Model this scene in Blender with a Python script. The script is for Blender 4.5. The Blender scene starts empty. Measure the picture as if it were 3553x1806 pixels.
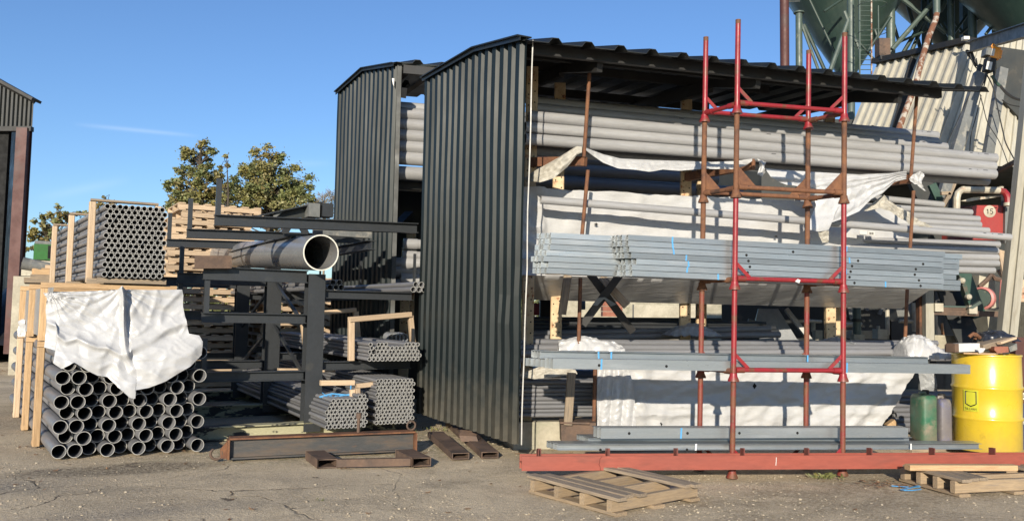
import bpy, bmesh, math, random
from mathutils import Vector, Matrix, noise
random.seed(7)
R = random.random
def U(a, b): return a + (b - a) * random.random()
sc = bpy.context.scene
COL = sc.collection
# ------------------------------------------------------------------ camera
FP, CX, CY = 2900.0, 1776.5, 903.0
CAM = Vector((0, 0, 1.25))
PITCH, ROLL = math.atan(182 / 2900), 0.02
RM = Matrix.Rotation(math.pi / 2 + PITCH, 3, 'X') @ Matrix.Rotation(ROLL, 3, 'Z')
cd = bpy.data.cameras.new('camera'); cam = bpy.data.objects.new('camera', cd); COL.objects.link(cam)
cam.matrix_world = Matrix.Translation(CAM) @ RM.to_4x4()
cd.sensor_width = 36; cd.lens = 36 * FP / 3553; cd.clip_end = 3000; cd.clip_start = .05
sc.camera = cam
def ray(u, v): return RM @ Vector(((u - CX) / FP, (CY - v) / FP, -1))
def P(u, v, Y):                      # point seen at photo pixel (u, v) that stands Y metres ahead
    d = ray(u, v); return CAM + d * (Y / d.y)
def G(u, v, z=0.0):                  # point at height z
    d = ray(u, v); return CAM + d * ((z - CAM.z) / d.z)
def V(u, v, pl):                     # point on a vertical plane (p0, dir)
    (x0, y0), (dx, dy) = pl; d = ray(u, v); n = (-dy, dx)
    t = ((x0 - CAM.x) * n[0] + (y0 - CAM.y) * n[1]) / (d.x * n[0] + d.y * n[1]); return CAM + d * t
def shift(pl, dv, L): return ((pl[0][0] + dv[0] * L, pl[0][1] + dv[1] * L), pl[1])
X3 = Vector((1, 0, 0)); Y3 = Vector((0, 1, 0)); Z3 = Vector((0, 0, 1))
# ------------------------------------------------------------------ materials
M = {}
def lin(c): return tuple(c) + (1,)
def mk(name, c1, c2=None, scale=6, lo=.4, hi=.62, rough=.5, metal=0, bump=0, bscale=60, stretch=(1, 1, 1), detail=6,
       c3=None, s3=2.5, lo3=.55, hi3=.65, rvar=.15, rnd=0, spec=.5, coat=0, bdist=.01, fine=.12):
    m = bpy.data.materials.new(name); m.use_nodes = True; nt = m.node_tree; N = nt.nodes; L = nt.links
    b = N['Principled BSDF']; at = N.new('ShaderNodeAttribute'); at.attribute_name = 'lc'
    mp = N.new('ShaderNodeMapping'); mp.inputs['Scale'].default_value = stretch; L.new(at.outputs['Vector'], mp.inputs['Vector'])
    vec = mp.outputs['Vector']
    if rnd:
        oi = N.new('ShaderNodeObjectInfo'); ad = N.new('ShaderNodeVectorMath'); ad.operation = 'MULTIPLY_ADD'
        cmb = N.new('ShaderNodeCombineXYZ')
        for k in 'XYZ': L.new(oi.outputs['Random'], cmb.inputs[k])
        ad.inputs[1].default_value = (37, 53, 71); L.new(cmb.outputs[0], ad.inputs[0]); L.new(vec, ad.inputs[2]); vec = ad.outputs[0]
    def nz(s, dt=detail):
        n = N.new('ShaderNodeTexNoise'); n.inputs['Scale'].default_value = s; n.inputs['Detail'].default_value = dt
        n.inputs['Roughness'].default_value = .62; L.new(vec, n.inputs['Vector']); return n.outputs['Fac']
    def ramp(f, a, z):
        r = N.new('ShaderNodeMapRange'); r.inputs[1].default_value = a; r.inputs[2].default_value = z; L.new(f, r.inputs[0]); return r.outputs[0]
    def mix(f, a, z):
        x = N.new('ShaderNodeMix'); x.data_type = 'RGBA'
        if isinstance(f, float): x.inputs[0].default_value = f
        else: L.new(f, x.inputs[0])
        for k, q in ((6, a), (7, z)):
            if isinstance(q, tuple): x.inputs[k].default_value = lin(q)
            else: L.new(q, x.inputs[k])
        return x.outputs[2]
    c2 = c2 or tuple(x * .75 for x in c1)
    f1 = nz(scale); col = mix(ramp(f1, lo, hi), c1, c2)
    if c3: col = mix(ramp(nz(s3), lo3, hi3), col, c3)
    if fine:
        hs = N.new('ShaderNodeHueSaturation'); mr = N.new('ShaderNodeMapRange'); mr.inputs[1].default_value = .25; mr.inputs[2].default_value = .75
        mr.inputs[3].default_value = 1 - fine; mr.inputs[4].default_value = 1 + fine
        L.new(nz(scale * 7, 3), mr.inputs[0]); L.new(mr.outputs[0], hs.inputs['Value']); L.new(col, hs.inputs['Color']); col = hs.outputs[0]
    if rnd:
        hs = N.new('ShaderNodeHueSaturation'); mr = N.new('ShaderNodeMapRange'); mr.inputs[3].default_value = 1 - rnd; mr.inputs[4].default_value = 1 + rnd
        L.new(oi.outputs['Random'], mr.inputs[0]); L.new(mr.outputs[0], hs.inputs['Value']); L.new(col, hs.inputs['Color']); col = hs.outputs[0]
    L.new(col, b.inputs['Base Color'])
    rr = N.new('ShaderNodeMapRange'); rr.inputs[1].default_value = .3; rr.inputs[2].default_value = .7
    rr.inputs[3].default_value = max(.03, rough - rvar); rr.inputs[4].default_value = min(1, rough + rvar); L.new(f1, rr.inputs[0]); L.new(rr.outputs[0], b.inputs['Roughness'])
    b.inputs['Metallic'].default_value = metal; b.inputs['Specular IOR Level'].default_value = spec
    if coat: b.inputs['Coat Weight'].default_value = coat; b.inputs['Coat Roughness'].default_value = .08 if name == 'yellow_paint' else .2
    if bump:
        bp = N.new('ShaderNodeBump'); bp.inputs['Strength'].default_value = bump; bp.inputs['Distance'].default_value = bdist
        L.new(nz(bscale, 5), bp.inputs['Height']); L.new(bp.outputs[0], b.inputs['Normal'])
    M[name] = m; return m
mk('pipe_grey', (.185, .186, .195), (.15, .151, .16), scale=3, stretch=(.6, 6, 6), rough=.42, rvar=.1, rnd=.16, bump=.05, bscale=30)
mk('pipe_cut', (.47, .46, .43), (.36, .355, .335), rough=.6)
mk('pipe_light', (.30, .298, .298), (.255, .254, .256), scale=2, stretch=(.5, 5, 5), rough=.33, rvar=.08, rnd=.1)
mk('pipe_big', (.20, .20, .20), (.175, .175, .178), scale=2.5, stretch=(1, 2, 2), rough=.28, rvar=.06, c3=(.25, .24, .22), s3=5, lo3=.6, hi3=.8, fine=.04)
mk('pipe_rim', (.70, .68, .60), (.6, .58, .5), rough=.5)
mk('galv', (.36, .385, .395), (.295, .32, .332), scale=9, stretch=(.5, 3, 3), rough=.36, metal=.7, rvar=.1, c3=(.42, .44, .45), s3=3, lo3=.48, hi3=.7, rnd=.2, bump=.03, fine=.06)
mk('black_steel', (.034, .037, .041), (.026, .029, .032), scale=8, rough=.42, rvar=.12, c3=(.05, .05, .048), s3=6, lo3=.62, hi3=.75, bump=.05)
mk('base_paint', (.02, .022, .025), (.02, .02, .022), scale=6, rough=.6, c3=(.36, .34, .22), s3=3.2, lo3=.47, hi3=.5, stretch=(1, 2, 2))
mk('clad_dark', (.013, .019, .0205), (.010, .015, .0165), scale=2.2, stretch=(1, 1, .25), rough=.40, rvar=.06, spec=.115, bump=.05, bscale=4, bdist=.03, c3=(.019, .026, .027), s3=7, lo3=.62, hi3=.8)
mk('clad_black', (.009, .011, .012), (.013, .015, .014), scale=3, rough=.45)
mk('trim_white', (.42, .41, .39), (.36, .35, .32), rough=.5)
mk('rust', (.12, .05, .026), (.19, .085, .04), scale=9, rough=.8, rvar=.1, c3=(.06, .032, .022), s3=5, bump=.35, bscale=70)
mk('rust_dark', (.085, .055, .04), (.135, .085, .058), scale=6, rough=.75, rvar=.1, c3=(.05, .035, .028), s3=4, bump=.3, bscale=60)
mk('web_steel', (.055, .055, .055), (.09, .07, .055), scale=4, stretch=(.6, 3, 3), lo=.45, hi=.6, rough=.55, c3=(.15, .08, .045), s3=6, lo3=.6, hi3=.72, bump=.2)
mk('red_paint', (.26, .018, .024), (.20, .017, .02), scale=5, rough=.42, rvar=.1, c3=(.14, .05, .028), s3=6, lo3=.53, hi3=.62, bump=.1)
mk('red_rusty', (.19, .028, .024), (.16, .06, .03), scale=7, lo=.42, hi=.58, rough=.6, c3=(.1, .045, .025), s3=9, lo3=.56, hi3=.64, bump=.25)
mk('red_oxide', (.29, .072, .048), (.25, .062, .042), scale=3, stretch=(.5, 2, 2), rough=.5, rvar=.08, c3=(.2, .06, .042), s3=5, lo3=.55, hi3=.72, bump=.06)
mk('red_oxide_dark', (.16, .04, .03), (.12, .035, .025), rough=.6)
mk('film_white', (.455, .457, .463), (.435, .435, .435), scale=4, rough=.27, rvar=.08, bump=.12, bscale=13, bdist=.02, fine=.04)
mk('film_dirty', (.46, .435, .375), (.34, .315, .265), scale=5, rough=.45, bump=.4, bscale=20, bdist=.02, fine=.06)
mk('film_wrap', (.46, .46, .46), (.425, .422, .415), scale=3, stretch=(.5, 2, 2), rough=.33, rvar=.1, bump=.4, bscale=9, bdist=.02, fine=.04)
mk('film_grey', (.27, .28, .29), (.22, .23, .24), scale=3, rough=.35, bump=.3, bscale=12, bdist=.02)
mk('timber', (.50, .335, .18), (.39, .25, .13), scale=5, stretch=(1.2, 16, 16), rough=.7, bump=.25, bscale=40, c3=(.3, .2, .12), s3=4, lo3=.58, hi3=.7, rnd=.12)
mk('timber_pale', (.53, .395, .265), (.43, .315, .205), scale=5, stretch=(1.2, 16, 16), rough=.72, bump=.25, bscale=40, c3=(.33, .25, .18), s3=3, lo3=.56, hi3=.7, rnd=.2)
mk('timber_worn', (.34, .25, .155), (.26, .19, .12), scale=5, stretch=(1.2, 16, 16), rough=.75, bump=.35, bscale=40, c3=(.22, .175, .13), s3=4, lo3=.52, hi3=.68, rnd=.15)
mk('timber_grey', (.31, .24, .165), (.225, .175, .125), scale=5, stretch=(1.2, 18, 18), rough=.8, bump=.4, bscale=40, c3=(.17, .14, .11), s3=4, lo3=.5, hi3=.68, rnd=.15)
mk('post_perf', (.56, .42, .25), (.46, .33, .19), scale=6, rough=.65, c3=(.28, .11, .045), s3=12, lo3=.6, hi3=.66, bump=.1)
mk('hole_dark', (.006, .006, .006), rough=.9)
mk('cream_clad', (.42, .40, .335), (.36, .335, .275), scale=2, stretch=(1, 1, .3), rough=.5, c3=(.4, .36, .27), s3=5, lo3=.58, hi3=.75, bump=.05)
mk('silo_green', (.024, .045, .037), (.019, .037, .03), scale=1.5, rough=.45, c3=(.042, .06, .046), s3=2.5, lo3=.55, hi3=.75, bump=.06)
mk('leg_green', (.07, .098, .084), (.058, .082, .07), scale=3, rough=.5, c3=(.2, .21, .15), s3=7, lo3=.6, hi3=.7)
mk('rust_white', (.42, .38, .32), (.17, .075, .04), scale=9, lo=.42, hi=.52, rough=.7, bump=.2)
mk('steel_grey', (.16, .165, .16), (.12, .125, .12), scale=4, rough=.5, c3=(.24, .23, .2), s3=6, bump=.05)
mk('channel_pale', (.34, .32, .26), (.28, .26, .21), scale=3, stretch=(.4, 3, 3), rough=.55, bump=.1, c3=(.22, .19, .14), s3=6, lo3=.6, hi3=.75)
mk('concrete', (.36, .33, .25), (.27, .25, .19), scale=4, rough=.88, bump=.4, bscale=30, c3=(.18, .18, .12), s3=3, lo3=.55, hi3=.7)
mk('concrete_pale', (.43, .395, .31), (.34, .31, .24), scale=3, rough=.85, bump=.35, bscale=25, c3=(.28, .27, .2), s3=4, lo3=.58, hi3=.7)
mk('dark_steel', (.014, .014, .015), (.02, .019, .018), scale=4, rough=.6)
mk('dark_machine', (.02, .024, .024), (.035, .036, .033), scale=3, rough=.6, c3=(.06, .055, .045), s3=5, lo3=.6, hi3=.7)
mk('machine_green', (.02, .055, .038), (.03, .07, .05), scale=4, rough=.5, c3=(.08, .07, .05), s3=6)
mk('red_tank', (.30, .036, .03), (.24, .034, .028), scale=3, rough=.45, c3=(.3, .13, .09), s3=6, lo3=.6, hi3=.72)
mk('pipe_white', (.44, .41, .33), (.34, .3, .23), scale=5, rough=.5, c3=(.35, .2, .12), s3=8, lo3=.6, hi3=.7)
mk('brown_red', (.085, .028, .022), (.065, .023, .019), scale=3, rough=.6, c3=(.07, .035, .03), s3=2)
mk('yellow_paint', (.58, .41, .028), (.55, .385, .028), scale=2, rough=.3, rvar=.06, coat=.3, fine=.04, c3=(.40, .27, .03), s3=7, lo3=.64, hi3=.74, bump=.05, bscale=5, bdist=.02)
mk('label_yellow', (.5, .49, .03), (.48, .46, .03), rough=.5, fine=.02)
mk('ink', (.01, .01, .012), rough=.6, fine=0)
mk('print_grey', (.07, .07, .075), rough=.6)
mk('paper_white', (.6, .595, .56), (.56, .55, .52), rough=.6, fine=.03)
mk('jerry_green', (.02, .115, .06), (.10, .11, .07), scale=5, lo=.4, hi=.65, rough=.5, c3=(.2, .17, .12), s3=6, lo3=.55, hi3=.7)
mk('jerry_blue', (.12, .11, .125), (.05, .07, .24), scale=5, lo=.55, hi=.7, rough=.5, c3=(.2, .18, .15), s3=6, lo3=.55, hi3=.7)
mk('bag_black', (.016, .017, .02), (.03, .035, .05), scale=6, rough=.3, bump=.4, bscale=15)
mk('tape_blue', (.09, .33, .62), (.08, .29, .55), rough=.4, fine=.03)
mk('tape_blue_dark', (.03, .06, .22), (.5, .5, .5), scale=7, lo=.6, hi=.64, rough=.45)
mk('red_tank_pale', (.55, .22, .2), (.45, .17, .15), rough=.5)
mk('brick_pale', (.42, .22, .14), (.45, .36, .25), scale=3, rough=.85)
mk('orange_rust', (.5, .2, .07), (.45, .3, .18), rough=.6)
mk('tape_white', (.75, .76, .76), rough=.5)
mk('orange_paint', (.78, .30, .02), (.7, .26, .02), rough=.4)
mk('skip_green', (.03, .14, .026), (.025, .11, .022), scale=4, rough=.5)
mk('leaf_a', (.16, .175, .062), (.11, .13, .045), scale=.9, rough=.6, fine=.35, c3=(.22, .18, .045), s3=.6, lo3=.5, hi3=.62)
mk('leaf_b', (.23, .21, .085), (.17, .16, .062), scale=.9, rough=.6, fine=.35, c3=(.20, .145, .05), s3=.8, lo3=.5, hi3=.62)
mk('bark', (.07, .055, .04), (.05, .04, .03), scale=4, rough=.9)
mk('stone', (.42, .36, .265), (.30, .25, .18), scale=1.1, lo=.4, hi=.6, rough=.85, fine=.2)
mk('dead_leaf', (.26, .145, .07), (.17, .09, .045), scale=1, rough=.8)
mk('brick', (.30, .12, .075), (.24, .09, .06), scale=4, rough=.85, bump=.3)
mk('cable', (.02, .02, .02), rough=.6)
mk('wire_brush', (.16, .15, .085), (.11, .115, .06), scale=8, rough=.9)
mk('wet_black', (.012, .012, .014), rough=.4)
for n in ('leaf_a', 'leaf_b'):
    b = M[n].node_tree.nodes['Principled BSDF']; b.inputs['Subsurface Weight'].default_value = 0
    b.inputs['Transmission Weight'].default_value = 0
def grime(name, z0, z1, col, amt, s=6):       # splashed dirt along the foot of a wall
    nt = M[name].node_tree; N = nt.nodes; L = nt.links; b = N['Principled BSDF']; src = b.inputs['Base Color'].links[0].from_socket
    at = N.new('ShaderNodeAttribute'); at.attribute_name = 'lc'; sp = N.new('ShaderNodeSeparateXYZ'); L.new(at.outputs['Vector'], sp.inputs[0])
    n = N.new('ShaderNodeTexNoise'); n.inputs['Scale'].default_value = s; n.inputs['Detail'].default_value = 7; n.inputs['Roughness'].default_value = .7; L.new(at.outputs['Vector'], n.inputs['Vector'])
    ad = N.new('ShaderNodeMath'); ad.operation = 'MULTIPLY_ADD'; L.new(n.outputs['Fac'], ad.inputs[0]); ad.inputs[1].default_value = 1.4*(z1-z0); L.new(sp.outputs['Z'], ad.inputs[2])
    mr = N.new('ShaderNodeMapRange'); mr.inputs[1].default_value = z1+.6*(z1-z0); mr.inputs[2].default_value = z0+.6*(z1-z0); mr.inputs[3].default_value = 0; mr.inputs[4].default_value = amt; L.new(ad.outputs[0], mr.inputs[0])
    mx = N.new('ShaderNodeMix'); mx.data_type = 'RGBA'; L.new(mr.outputs[0], mx.inputs[0]); L.new(src, mx.inputs[6]); mx.inputs[7].default_value = lin(col); L.new(mx.outputs[2], b.inputs['Base Color'])
grime('clad_dark', .05, .8, (.11, .095, .07), .65); grime('yellow_paint', .0, .25, (.25, .17, .07), .5, 9); grime('jerry_green', .0, .4, (.2, .17, .12), .6, 9); grime('jerry_blue', .0, .5, (.2, .17, .13), .6, 9)
# ------------------------------------------------------------------ mesh builder
LOC = {}
class MB:
    def __init__(s): s.v = []; s.f = []; s.l = []; s.m = []
    def add(s, vs, fs, ls=None, mi=0):
        o = len(s.v); s.v += [Vector(x) for x in vs]; s.f += [tuple(i + o for i in f) for f in fs]
        s.l += [Vector(x) for x in (ls or vs)]; s.m += [mi] * len(fs); return s
    def profile(s, a, b, pts, up=Z3, caps=True, mi=0, closed=True):   # 2-D outline (side, up) drawn along a-b
        a = Vector(a); b = Vector(b); t = (b - a); L = t.length; t = t / L
        sd = t.cross(Vector(up))
        if sd.length < 1e-5: sd = t.cross(X3)
        sd.normalize(); w = sd.cross(t); n = len(pts); o = Vector((U(0, 40), U(0, 40), U(0, 40)))
        vs = [a + sd * x + w * y for x, y in pts] + [b + sd * x + w * y for x, y in pts]
        ls = [o + Vector((0, x, y)) for x, y in pts] + [o + Vector((L, x, y)) for x, y in pts]
        fs = [(i, (i + 1) % n, n + (i + 1) % n, n + i) for i in range(n if closed else n - 1)]
        if caps and closed: fs += [tuple(range(n))[::-1], tuple(range(n, 2 * n))]
        return s.add(vs, fs, ls, mi)
    def bar(s, a, b, w, h, up=Z3, mi=0): return s.profile(a, b, [(-w/2, -h/2), (w/2, -h/2), (w/2, h/2), (-w/2, h/2)], up, True, mi)
    def cbar(s, a, b, w, h, up=Z3, c=.006, mi=0):  # chamfered bar
        x, y = w/2, h/2
        return s.profile(a, b, [(-x+c, -y), (x-c, -y), (x, -y+c), (x, y-c), (x-c, y), (-x+c, y), (-x, y-c), (-x, -y+c)], up, True, mi)
    def hbeam(s, a, b, w, h, tf, tw, up=Z3, mi=0):
        x, y, q = w/2, h/2, tw/2
        return s.profile(a, b, [(-x, -y), (x, -y), (x, -y+tf), (q, -y+tf), (q, y-tf), (x, y-tf), (x, y), (-x, y), (-x, y-tf), (-q, y-tf), (-q, -y+tf), (-x, -y+tf)], up, True, mi)
    def chan(s, a, b, w, h, t, up=Z3, flip=1, mi=0):   # C section; open to +side when flip=1
        x, y = w/2*flip, h/2; t2 = t*flip
        return s.profile(a, b, [(-x, -y), (x, -y), (x, -y+t), (-x+t2, -y+t), (-x+t2, y-t), (x, y-t), (x, y), (-x, y)], up, True, mi)
    def box(s, c, e1, e2, e3, mi=0):     # centre, three half-axis vectors
        c = Vector(c); e1 = Vector(e1); e2 = Vector(e2); e3 = Vector(e3); vs = []; ls = []; o = Vector((U(0, 30), U(0, 30), U(0, 30)))
        for i in (-1, 1):
            for j in (-1, 1):
                for k in (-1, 1): vs.append(c + e1*i + e2*j + e3*k); ls.append(o + Vector((i*e1.length, j*e2.length, k*e3.length)))
        return s.add(vs, [(0, 1, 3, 2), (4, 6, 7, 5), (0, 4, 5, 1), (2, 3, 7, 6), (0, 2, 6, 4), (1, 5, 7, 3)], ls, mi)
    def tube(s, a, b, r, r2=None, n=12, caps=True, mi=0):
        r2 = r if r2 is None else r2; a = Vector(a); b = Vector(b); t = b - a; L = t.length; t = t / L
        sd = t.cross(Z3); sd = (t.cross(X3) if sd.length < 1e-3 else sd).normalized(); w = sd.cross(t); o = Vector((U(0, 40), U(0, 40), 0))
        vs = []; ls = []
        for (c, rr, al) in ((a, r, 0), (b, r2, L)):
            for k in range(n):
                q = 2*math.pi*k/n; vs.append(c + (sd*math.cos(q) + w*math.sin(q))*rr); ls.append(o + Vector((al, math.cos(q)*rr, math.sin(q)*rr)))
        fs = [(i, (i+1) % n, n+(i+1) % n, n+i) for i in range(n)]
        if caps: fs += [tuple(range(n))[::-1], tuple(range(n, 2*n))]
        return s.add(vs, fs, ls, mi)
    def hollow(s, a, b, ro, ri, n=16, mo=0, mi=0, me=None, bell=0):
        a = Vector(a); b = Vector(b); t = b - a; L = t.length; t = t / L; sd = t.cross(Z3)
        sd = (t.cross(X3) if sd.length < 1e-3 else sd).normalized(); w = sd.cross(t); me = mo if me is None else me
        st = [(0, ri), (0, ro), (L, ro), (L, ri)]; vs = []; ls = []
        for al, rr in st:
            for k in range(n):
                q = 2*math.pi*k/n; vs.append(a + t*al + (sd*math.cos(q)+w*math.sin(q))*rr); ls.append(Vector((al, math.cos(q)*rr, math.sin(q)*rr)))
        for j, mm in ((0, me), (1, mo), (2, me), (3, mi)):
            s.add([], [], [])
            o = len(s.v)
            fs = [(j*n+i, j*n+(i+1) % n, ((j+1) % 4)*n+(i+1) % n, ((j+1) % 4)*n+i) for i in range(n)]
            if j == 0: base = o; s.v += vs; s.l += ls
            s.f += [tuple(base+i for i in f) for f in fs]; s.m += [mm]*n
        return s
    def path(s, pts, r, n=8, mi=0, caps=True):
        pts = [Vector(p) for p in pts]; vs = []; ls = []; al = 0; o = Vector((U(0, 40), U(0, 40), 0)); prev = None
        for i, p in enumerate(pts):
            t = (pts[min(i+1, len(pts)-1)] - pts[max(i-1, 0)]).normalized()
            if prev is None: sd = t.cross(Z3); sd = (t.cross(X3) if sd.length < 1e-3 else sd).normalized()
            else: sd = (prev - t * prev.dot(t)).normalized()
            prev = sd; w = sd.cross(t); rr = r[i] if isinstance(r, (list, tuple)) else r
            if i: al += (p - pts[i-1]).length
            for k in range(n):
                q = 2*math.pi*k/n; vs.append(p + (sd*math.cos(q)+w*math.sin(q))*rr); ls.append(o + Vector((al, math.cos(q)*rr, math.sin(q)*rr)))
        fs = [(j*n+i, j*n+(i+1) % n, (j+1)*n+(i+1) % n, (j+1)*n+i) for j in range(len(pts)-1) for i in range(n)]
        if caps: fs += [tuple(range(n))[::-1], tuple(range((len(pts)-1)*n, len(pts)*n))]
        return s.add(vs, fs, ls, mi)
    def lathe(s, c, prof, n=32, mi=0, ax=Z3, sx=X3, tops=True):      # prof: (r, height)
        c = Vector(c); ax = Vector(ax).normalized(); sx = (Vector(sx) - ax*Vector(sx).dot(ax)).normalized(); sy = ax.cross(sx); vs = []; ls = []
        for r, h in prof:
            for k in range(n):
                q = 2*math.pi*k/n; d = (sx*math.cos(q)+sy*math.sin(q))*r; vs.append(c + ax*h + d); ls.append(Vector((math.cos(q)*r, math.sin(q)*r, h)))
        fs = [(j*n+i, j*n+(i+1) % n, (j+1)*n+(i+1) % n, (j+1)*n+i) for j in range(len(prof)-1) for i in range(n)]
        if tops: fs += [tuple(range(n))[::-1], tuple(range((len(prof)-1)*n, len(prof)*n))]
        return s.add(vs, fs, ls, mi)
    def prism(s, pts, ext, mi=0):        # planar outline, thickness vector
        pts = [Vector(p) for p in pts]; e = Vector(ext); n = len(pts); o = Vector((U(0, 30), U(0, 30), 0))
        vs = pts + [p+e for p in pts]; fs = [(i, (i+1) % n, n+(i+1) % n, n+i) for i in range(n)] + [tuple(range(n))[::-1], tuple(range(n, 2*n))]
        return s.add(vs, fs, [v - pts[0] + o for v in vs], mi)
    def grid(s, pts, mi=0, ls=None):     # pts[row][col]
        r = len(pts); c = len(pts[0]); vs = [p for row in pts for p in row]
        fs = [(j*c+i, j*c+i+1, (j+1)*c+i+1, (j+1)*c+i) for j in range(r-1) for i in range(c-1)]
        return s.add(vs, fs, ls, mi)
    def build(s, name, mats, parent=None, loc=None, smooth=35, recalc=True):
        mats = mats if isinstance(mats, (list, tuple)) else [mats]
        if parent is not None: org = LOC[parent.name]
        elif loc is not None: org = Vector(loc)
        else:
            xs = [v.x for v in s.v]; ys = [v.y for v in s.v]; org = Vector(((min(xs)+max(xs))/2, (min(ys)+max(ys))/2, min(v.z for v in s.v)))
        me = bpy.data.meshes.new(name); me.from_pydata([v - org for v in s.v], [], s.f); me.update()
        for m_ in mats: me.materials.append(M[m_] if isinstance(m_, str) else m_)
        me.polygons.foreach_set('material_index', s.m)
        a = me.attributes.new('lc', 'FLOAT_VECTOR', 'POINT'); a.data.foreach_set('vector', [c for l in s.l for c in l])
        if recalc:
            bm = bmesh.new(); bm.from_mesh(me); bmesh.ops.recalc_face_normals(bm, faces=bm.faces); bm.to_mesh(me); bm.free()
        if smooth:
            me.polygons.foreach_set('use_smooth', [True]*len(me.polygons)); me.set_sharp_from_angle(angle=math.radians(smooth))
        o = bpy.data.objects.new(name, me); COL.objects.link(o)
        if parent is not None: o.parent = parent
        else: o.location = org
        LOC[o.name] = org; return o
def tag(o, label=None, cat=None, group=None, kind=None):
    if label: o['label'] = label
    if cat: o['category'] = cat
    if group: o['group'] = group
    if kind: o['kind'] = kind
    return o
def thing(name, label, cat, loc, group=None):
    o = bpy.data.objects.new(name, None); COL.objects.link(o); o.location = loc; o.empty_display_size = .1; LOC[o.name] = Vector(loc)
    return tag(o, label, cat, group)
def copy_obj(o, loc, label=None, rot=None, parent=None):
    c = o.copy(); COL.objects.link(c); c.location = loc
    if rot is not None: c.rotation_euler = rot
    if label: c['label'] = label
    for ch in o.children:
        k = ch.copy(); COL.objects.link(k); k.parent = c
        for g in ch.children:
            q = g.copy(); COL.objects.link(q); q.parent = k
    return c
def vec(d, z=0): return Vector((d[0], d[1], z))
def unit(x, y): l = math.hypot(x, y); return (x/l, y/l)
# crumpled plastic film ------------------------------------------------
def crumple(p, sc_=1.0):
    p = Vector(p)*sc_; w = noise.noise_vector(p*1.1)*.45; h = 0
    d, _ = noise.voronoi((p+w)*2.4); h += .55*min(.5, d[1]-d[0])
    for s_, a, rx in ((2.1, .42, .5), (4.6, .34, -.7), (9.5, .17, 1.1)):
        c_, k_ = math.cos(rx), math.sin(rx); q = Vector(((p.x*c_+p.z*k_)*s_*1.5, p.y*s_, (p.z*c_-p.x*k_)*s_*.6))+noise.noise_vector(p*s_*.5)*.8
        h += a*(.5-min(.5, abs(noise.noise(q))*1.7))
    return h+.18*noise.noise(p*1.6)
def polyat(pl, t):
    if len(pl) == 1: return Vector(pl[0])
    ds = [0]
    for a, b in zip(pl, pl[1:]): ds.append(ds[-1] + math.hypot(b[0]-a[0], b[1]-a[1]))
    x = t*ds[-1]
    for i in range(len(pl)-1):
        if x <= ds[i+1] + 1e-9:
            k = (x-ds[i])/max(1e-9, ds[i+1]-ds[i]); return Vector(pl[i]).lerp(Vector(pl[i+1]), k)
    return Vector(pl[-1])
def coons(top, bot, left, right, nu, nv, fn, amp=.02, sc_=1.0, seed=0, nrm=Vector((-.1, -1, .1)), folds=0, fdir=(1, 0), ffreq=8, edge=1.0):
    T0, T1, B0, B1 = Vector(top[0]), Vector(top[-1]), Vector(bot[0]), Vector(bot[-1]); rows = []; ls = []; n = nrm.normalized()
    for j in range(nv+1):
        t = j/nv; row = []
        for i in range(nu+1):
            s = i/nu
            q = polyat(top, s)*(1-t) + polyat(bot, s)*t + polyat(left, t)*(1-s) + polyat(right, t)*s
            q -= (T0*(1-s)*(1-t) + T1*s*(1-t) + B0*(1-s)*t + B1*s*t)
            p = fn(*q); c = Vector((p.x+seed*3.1, p.y*.3+p.z*.1, p.z))
            e = 1 if edge >= 1 else min(1, edge + (1-edge)*min(s, 1-s, t, 1-t)*6)
            h = crumple(c, sc_)*amp*e*1.5
            if folds: h += folds*abs(math.sin((s*fdir[0]+t*fdir[1])*ffreq + 1.5*noise.noise(c*1.3)))
            row.append(p + n*h); ls.append(Vector((s*2, t*1.2, seed)))
        rows.append(row)
    return MB().grid(rows, 0, ls)
def z3(x, y): return (x/1.745, 950+y/1.745)
# ------------------------------------------------------------------ light and sky
SUN_H = unit(.16, 1.0); SUN_EL = math.radians(16)
sd_ = bpy.data.lights.new('sun', 'SUN'); sd_.energy = 4.9; sd_.angle = math.radians(.5); sd_.color = (1, .90, .74)
so = bpy.data.objects.new('sun', sd_); COL.objects.link(so)
so.rotation_euler = Vector((SUN_H[0]*math.cos(SUN_EL), SUN_H[1]*math.cos(SUN_EL), -math.sin(SUN_EL))).to_track_quat('-Z', 'Y').to_euler(); so.location = (-3, -10, 12)
w = bpy.data.worlds.new('World'); sc.world = w; w.use_nodes = True; nt = w.node_tree; bg = nt.nodes['Background']
sky = nt.nodes.new('ShaderNodeTexSky'); sky.sky_type = 'NISHITA'; sky.sun_disc = False; sky.sun_elevation = SUN_EL
sky.sun_rotation = math.atan2(-SUN_H[0], -SUN_H[1]); sky.air_density = 1.0; sky.dust_density = .35; sky.ozone_density = 1.6; sky.altitude = 20
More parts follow.
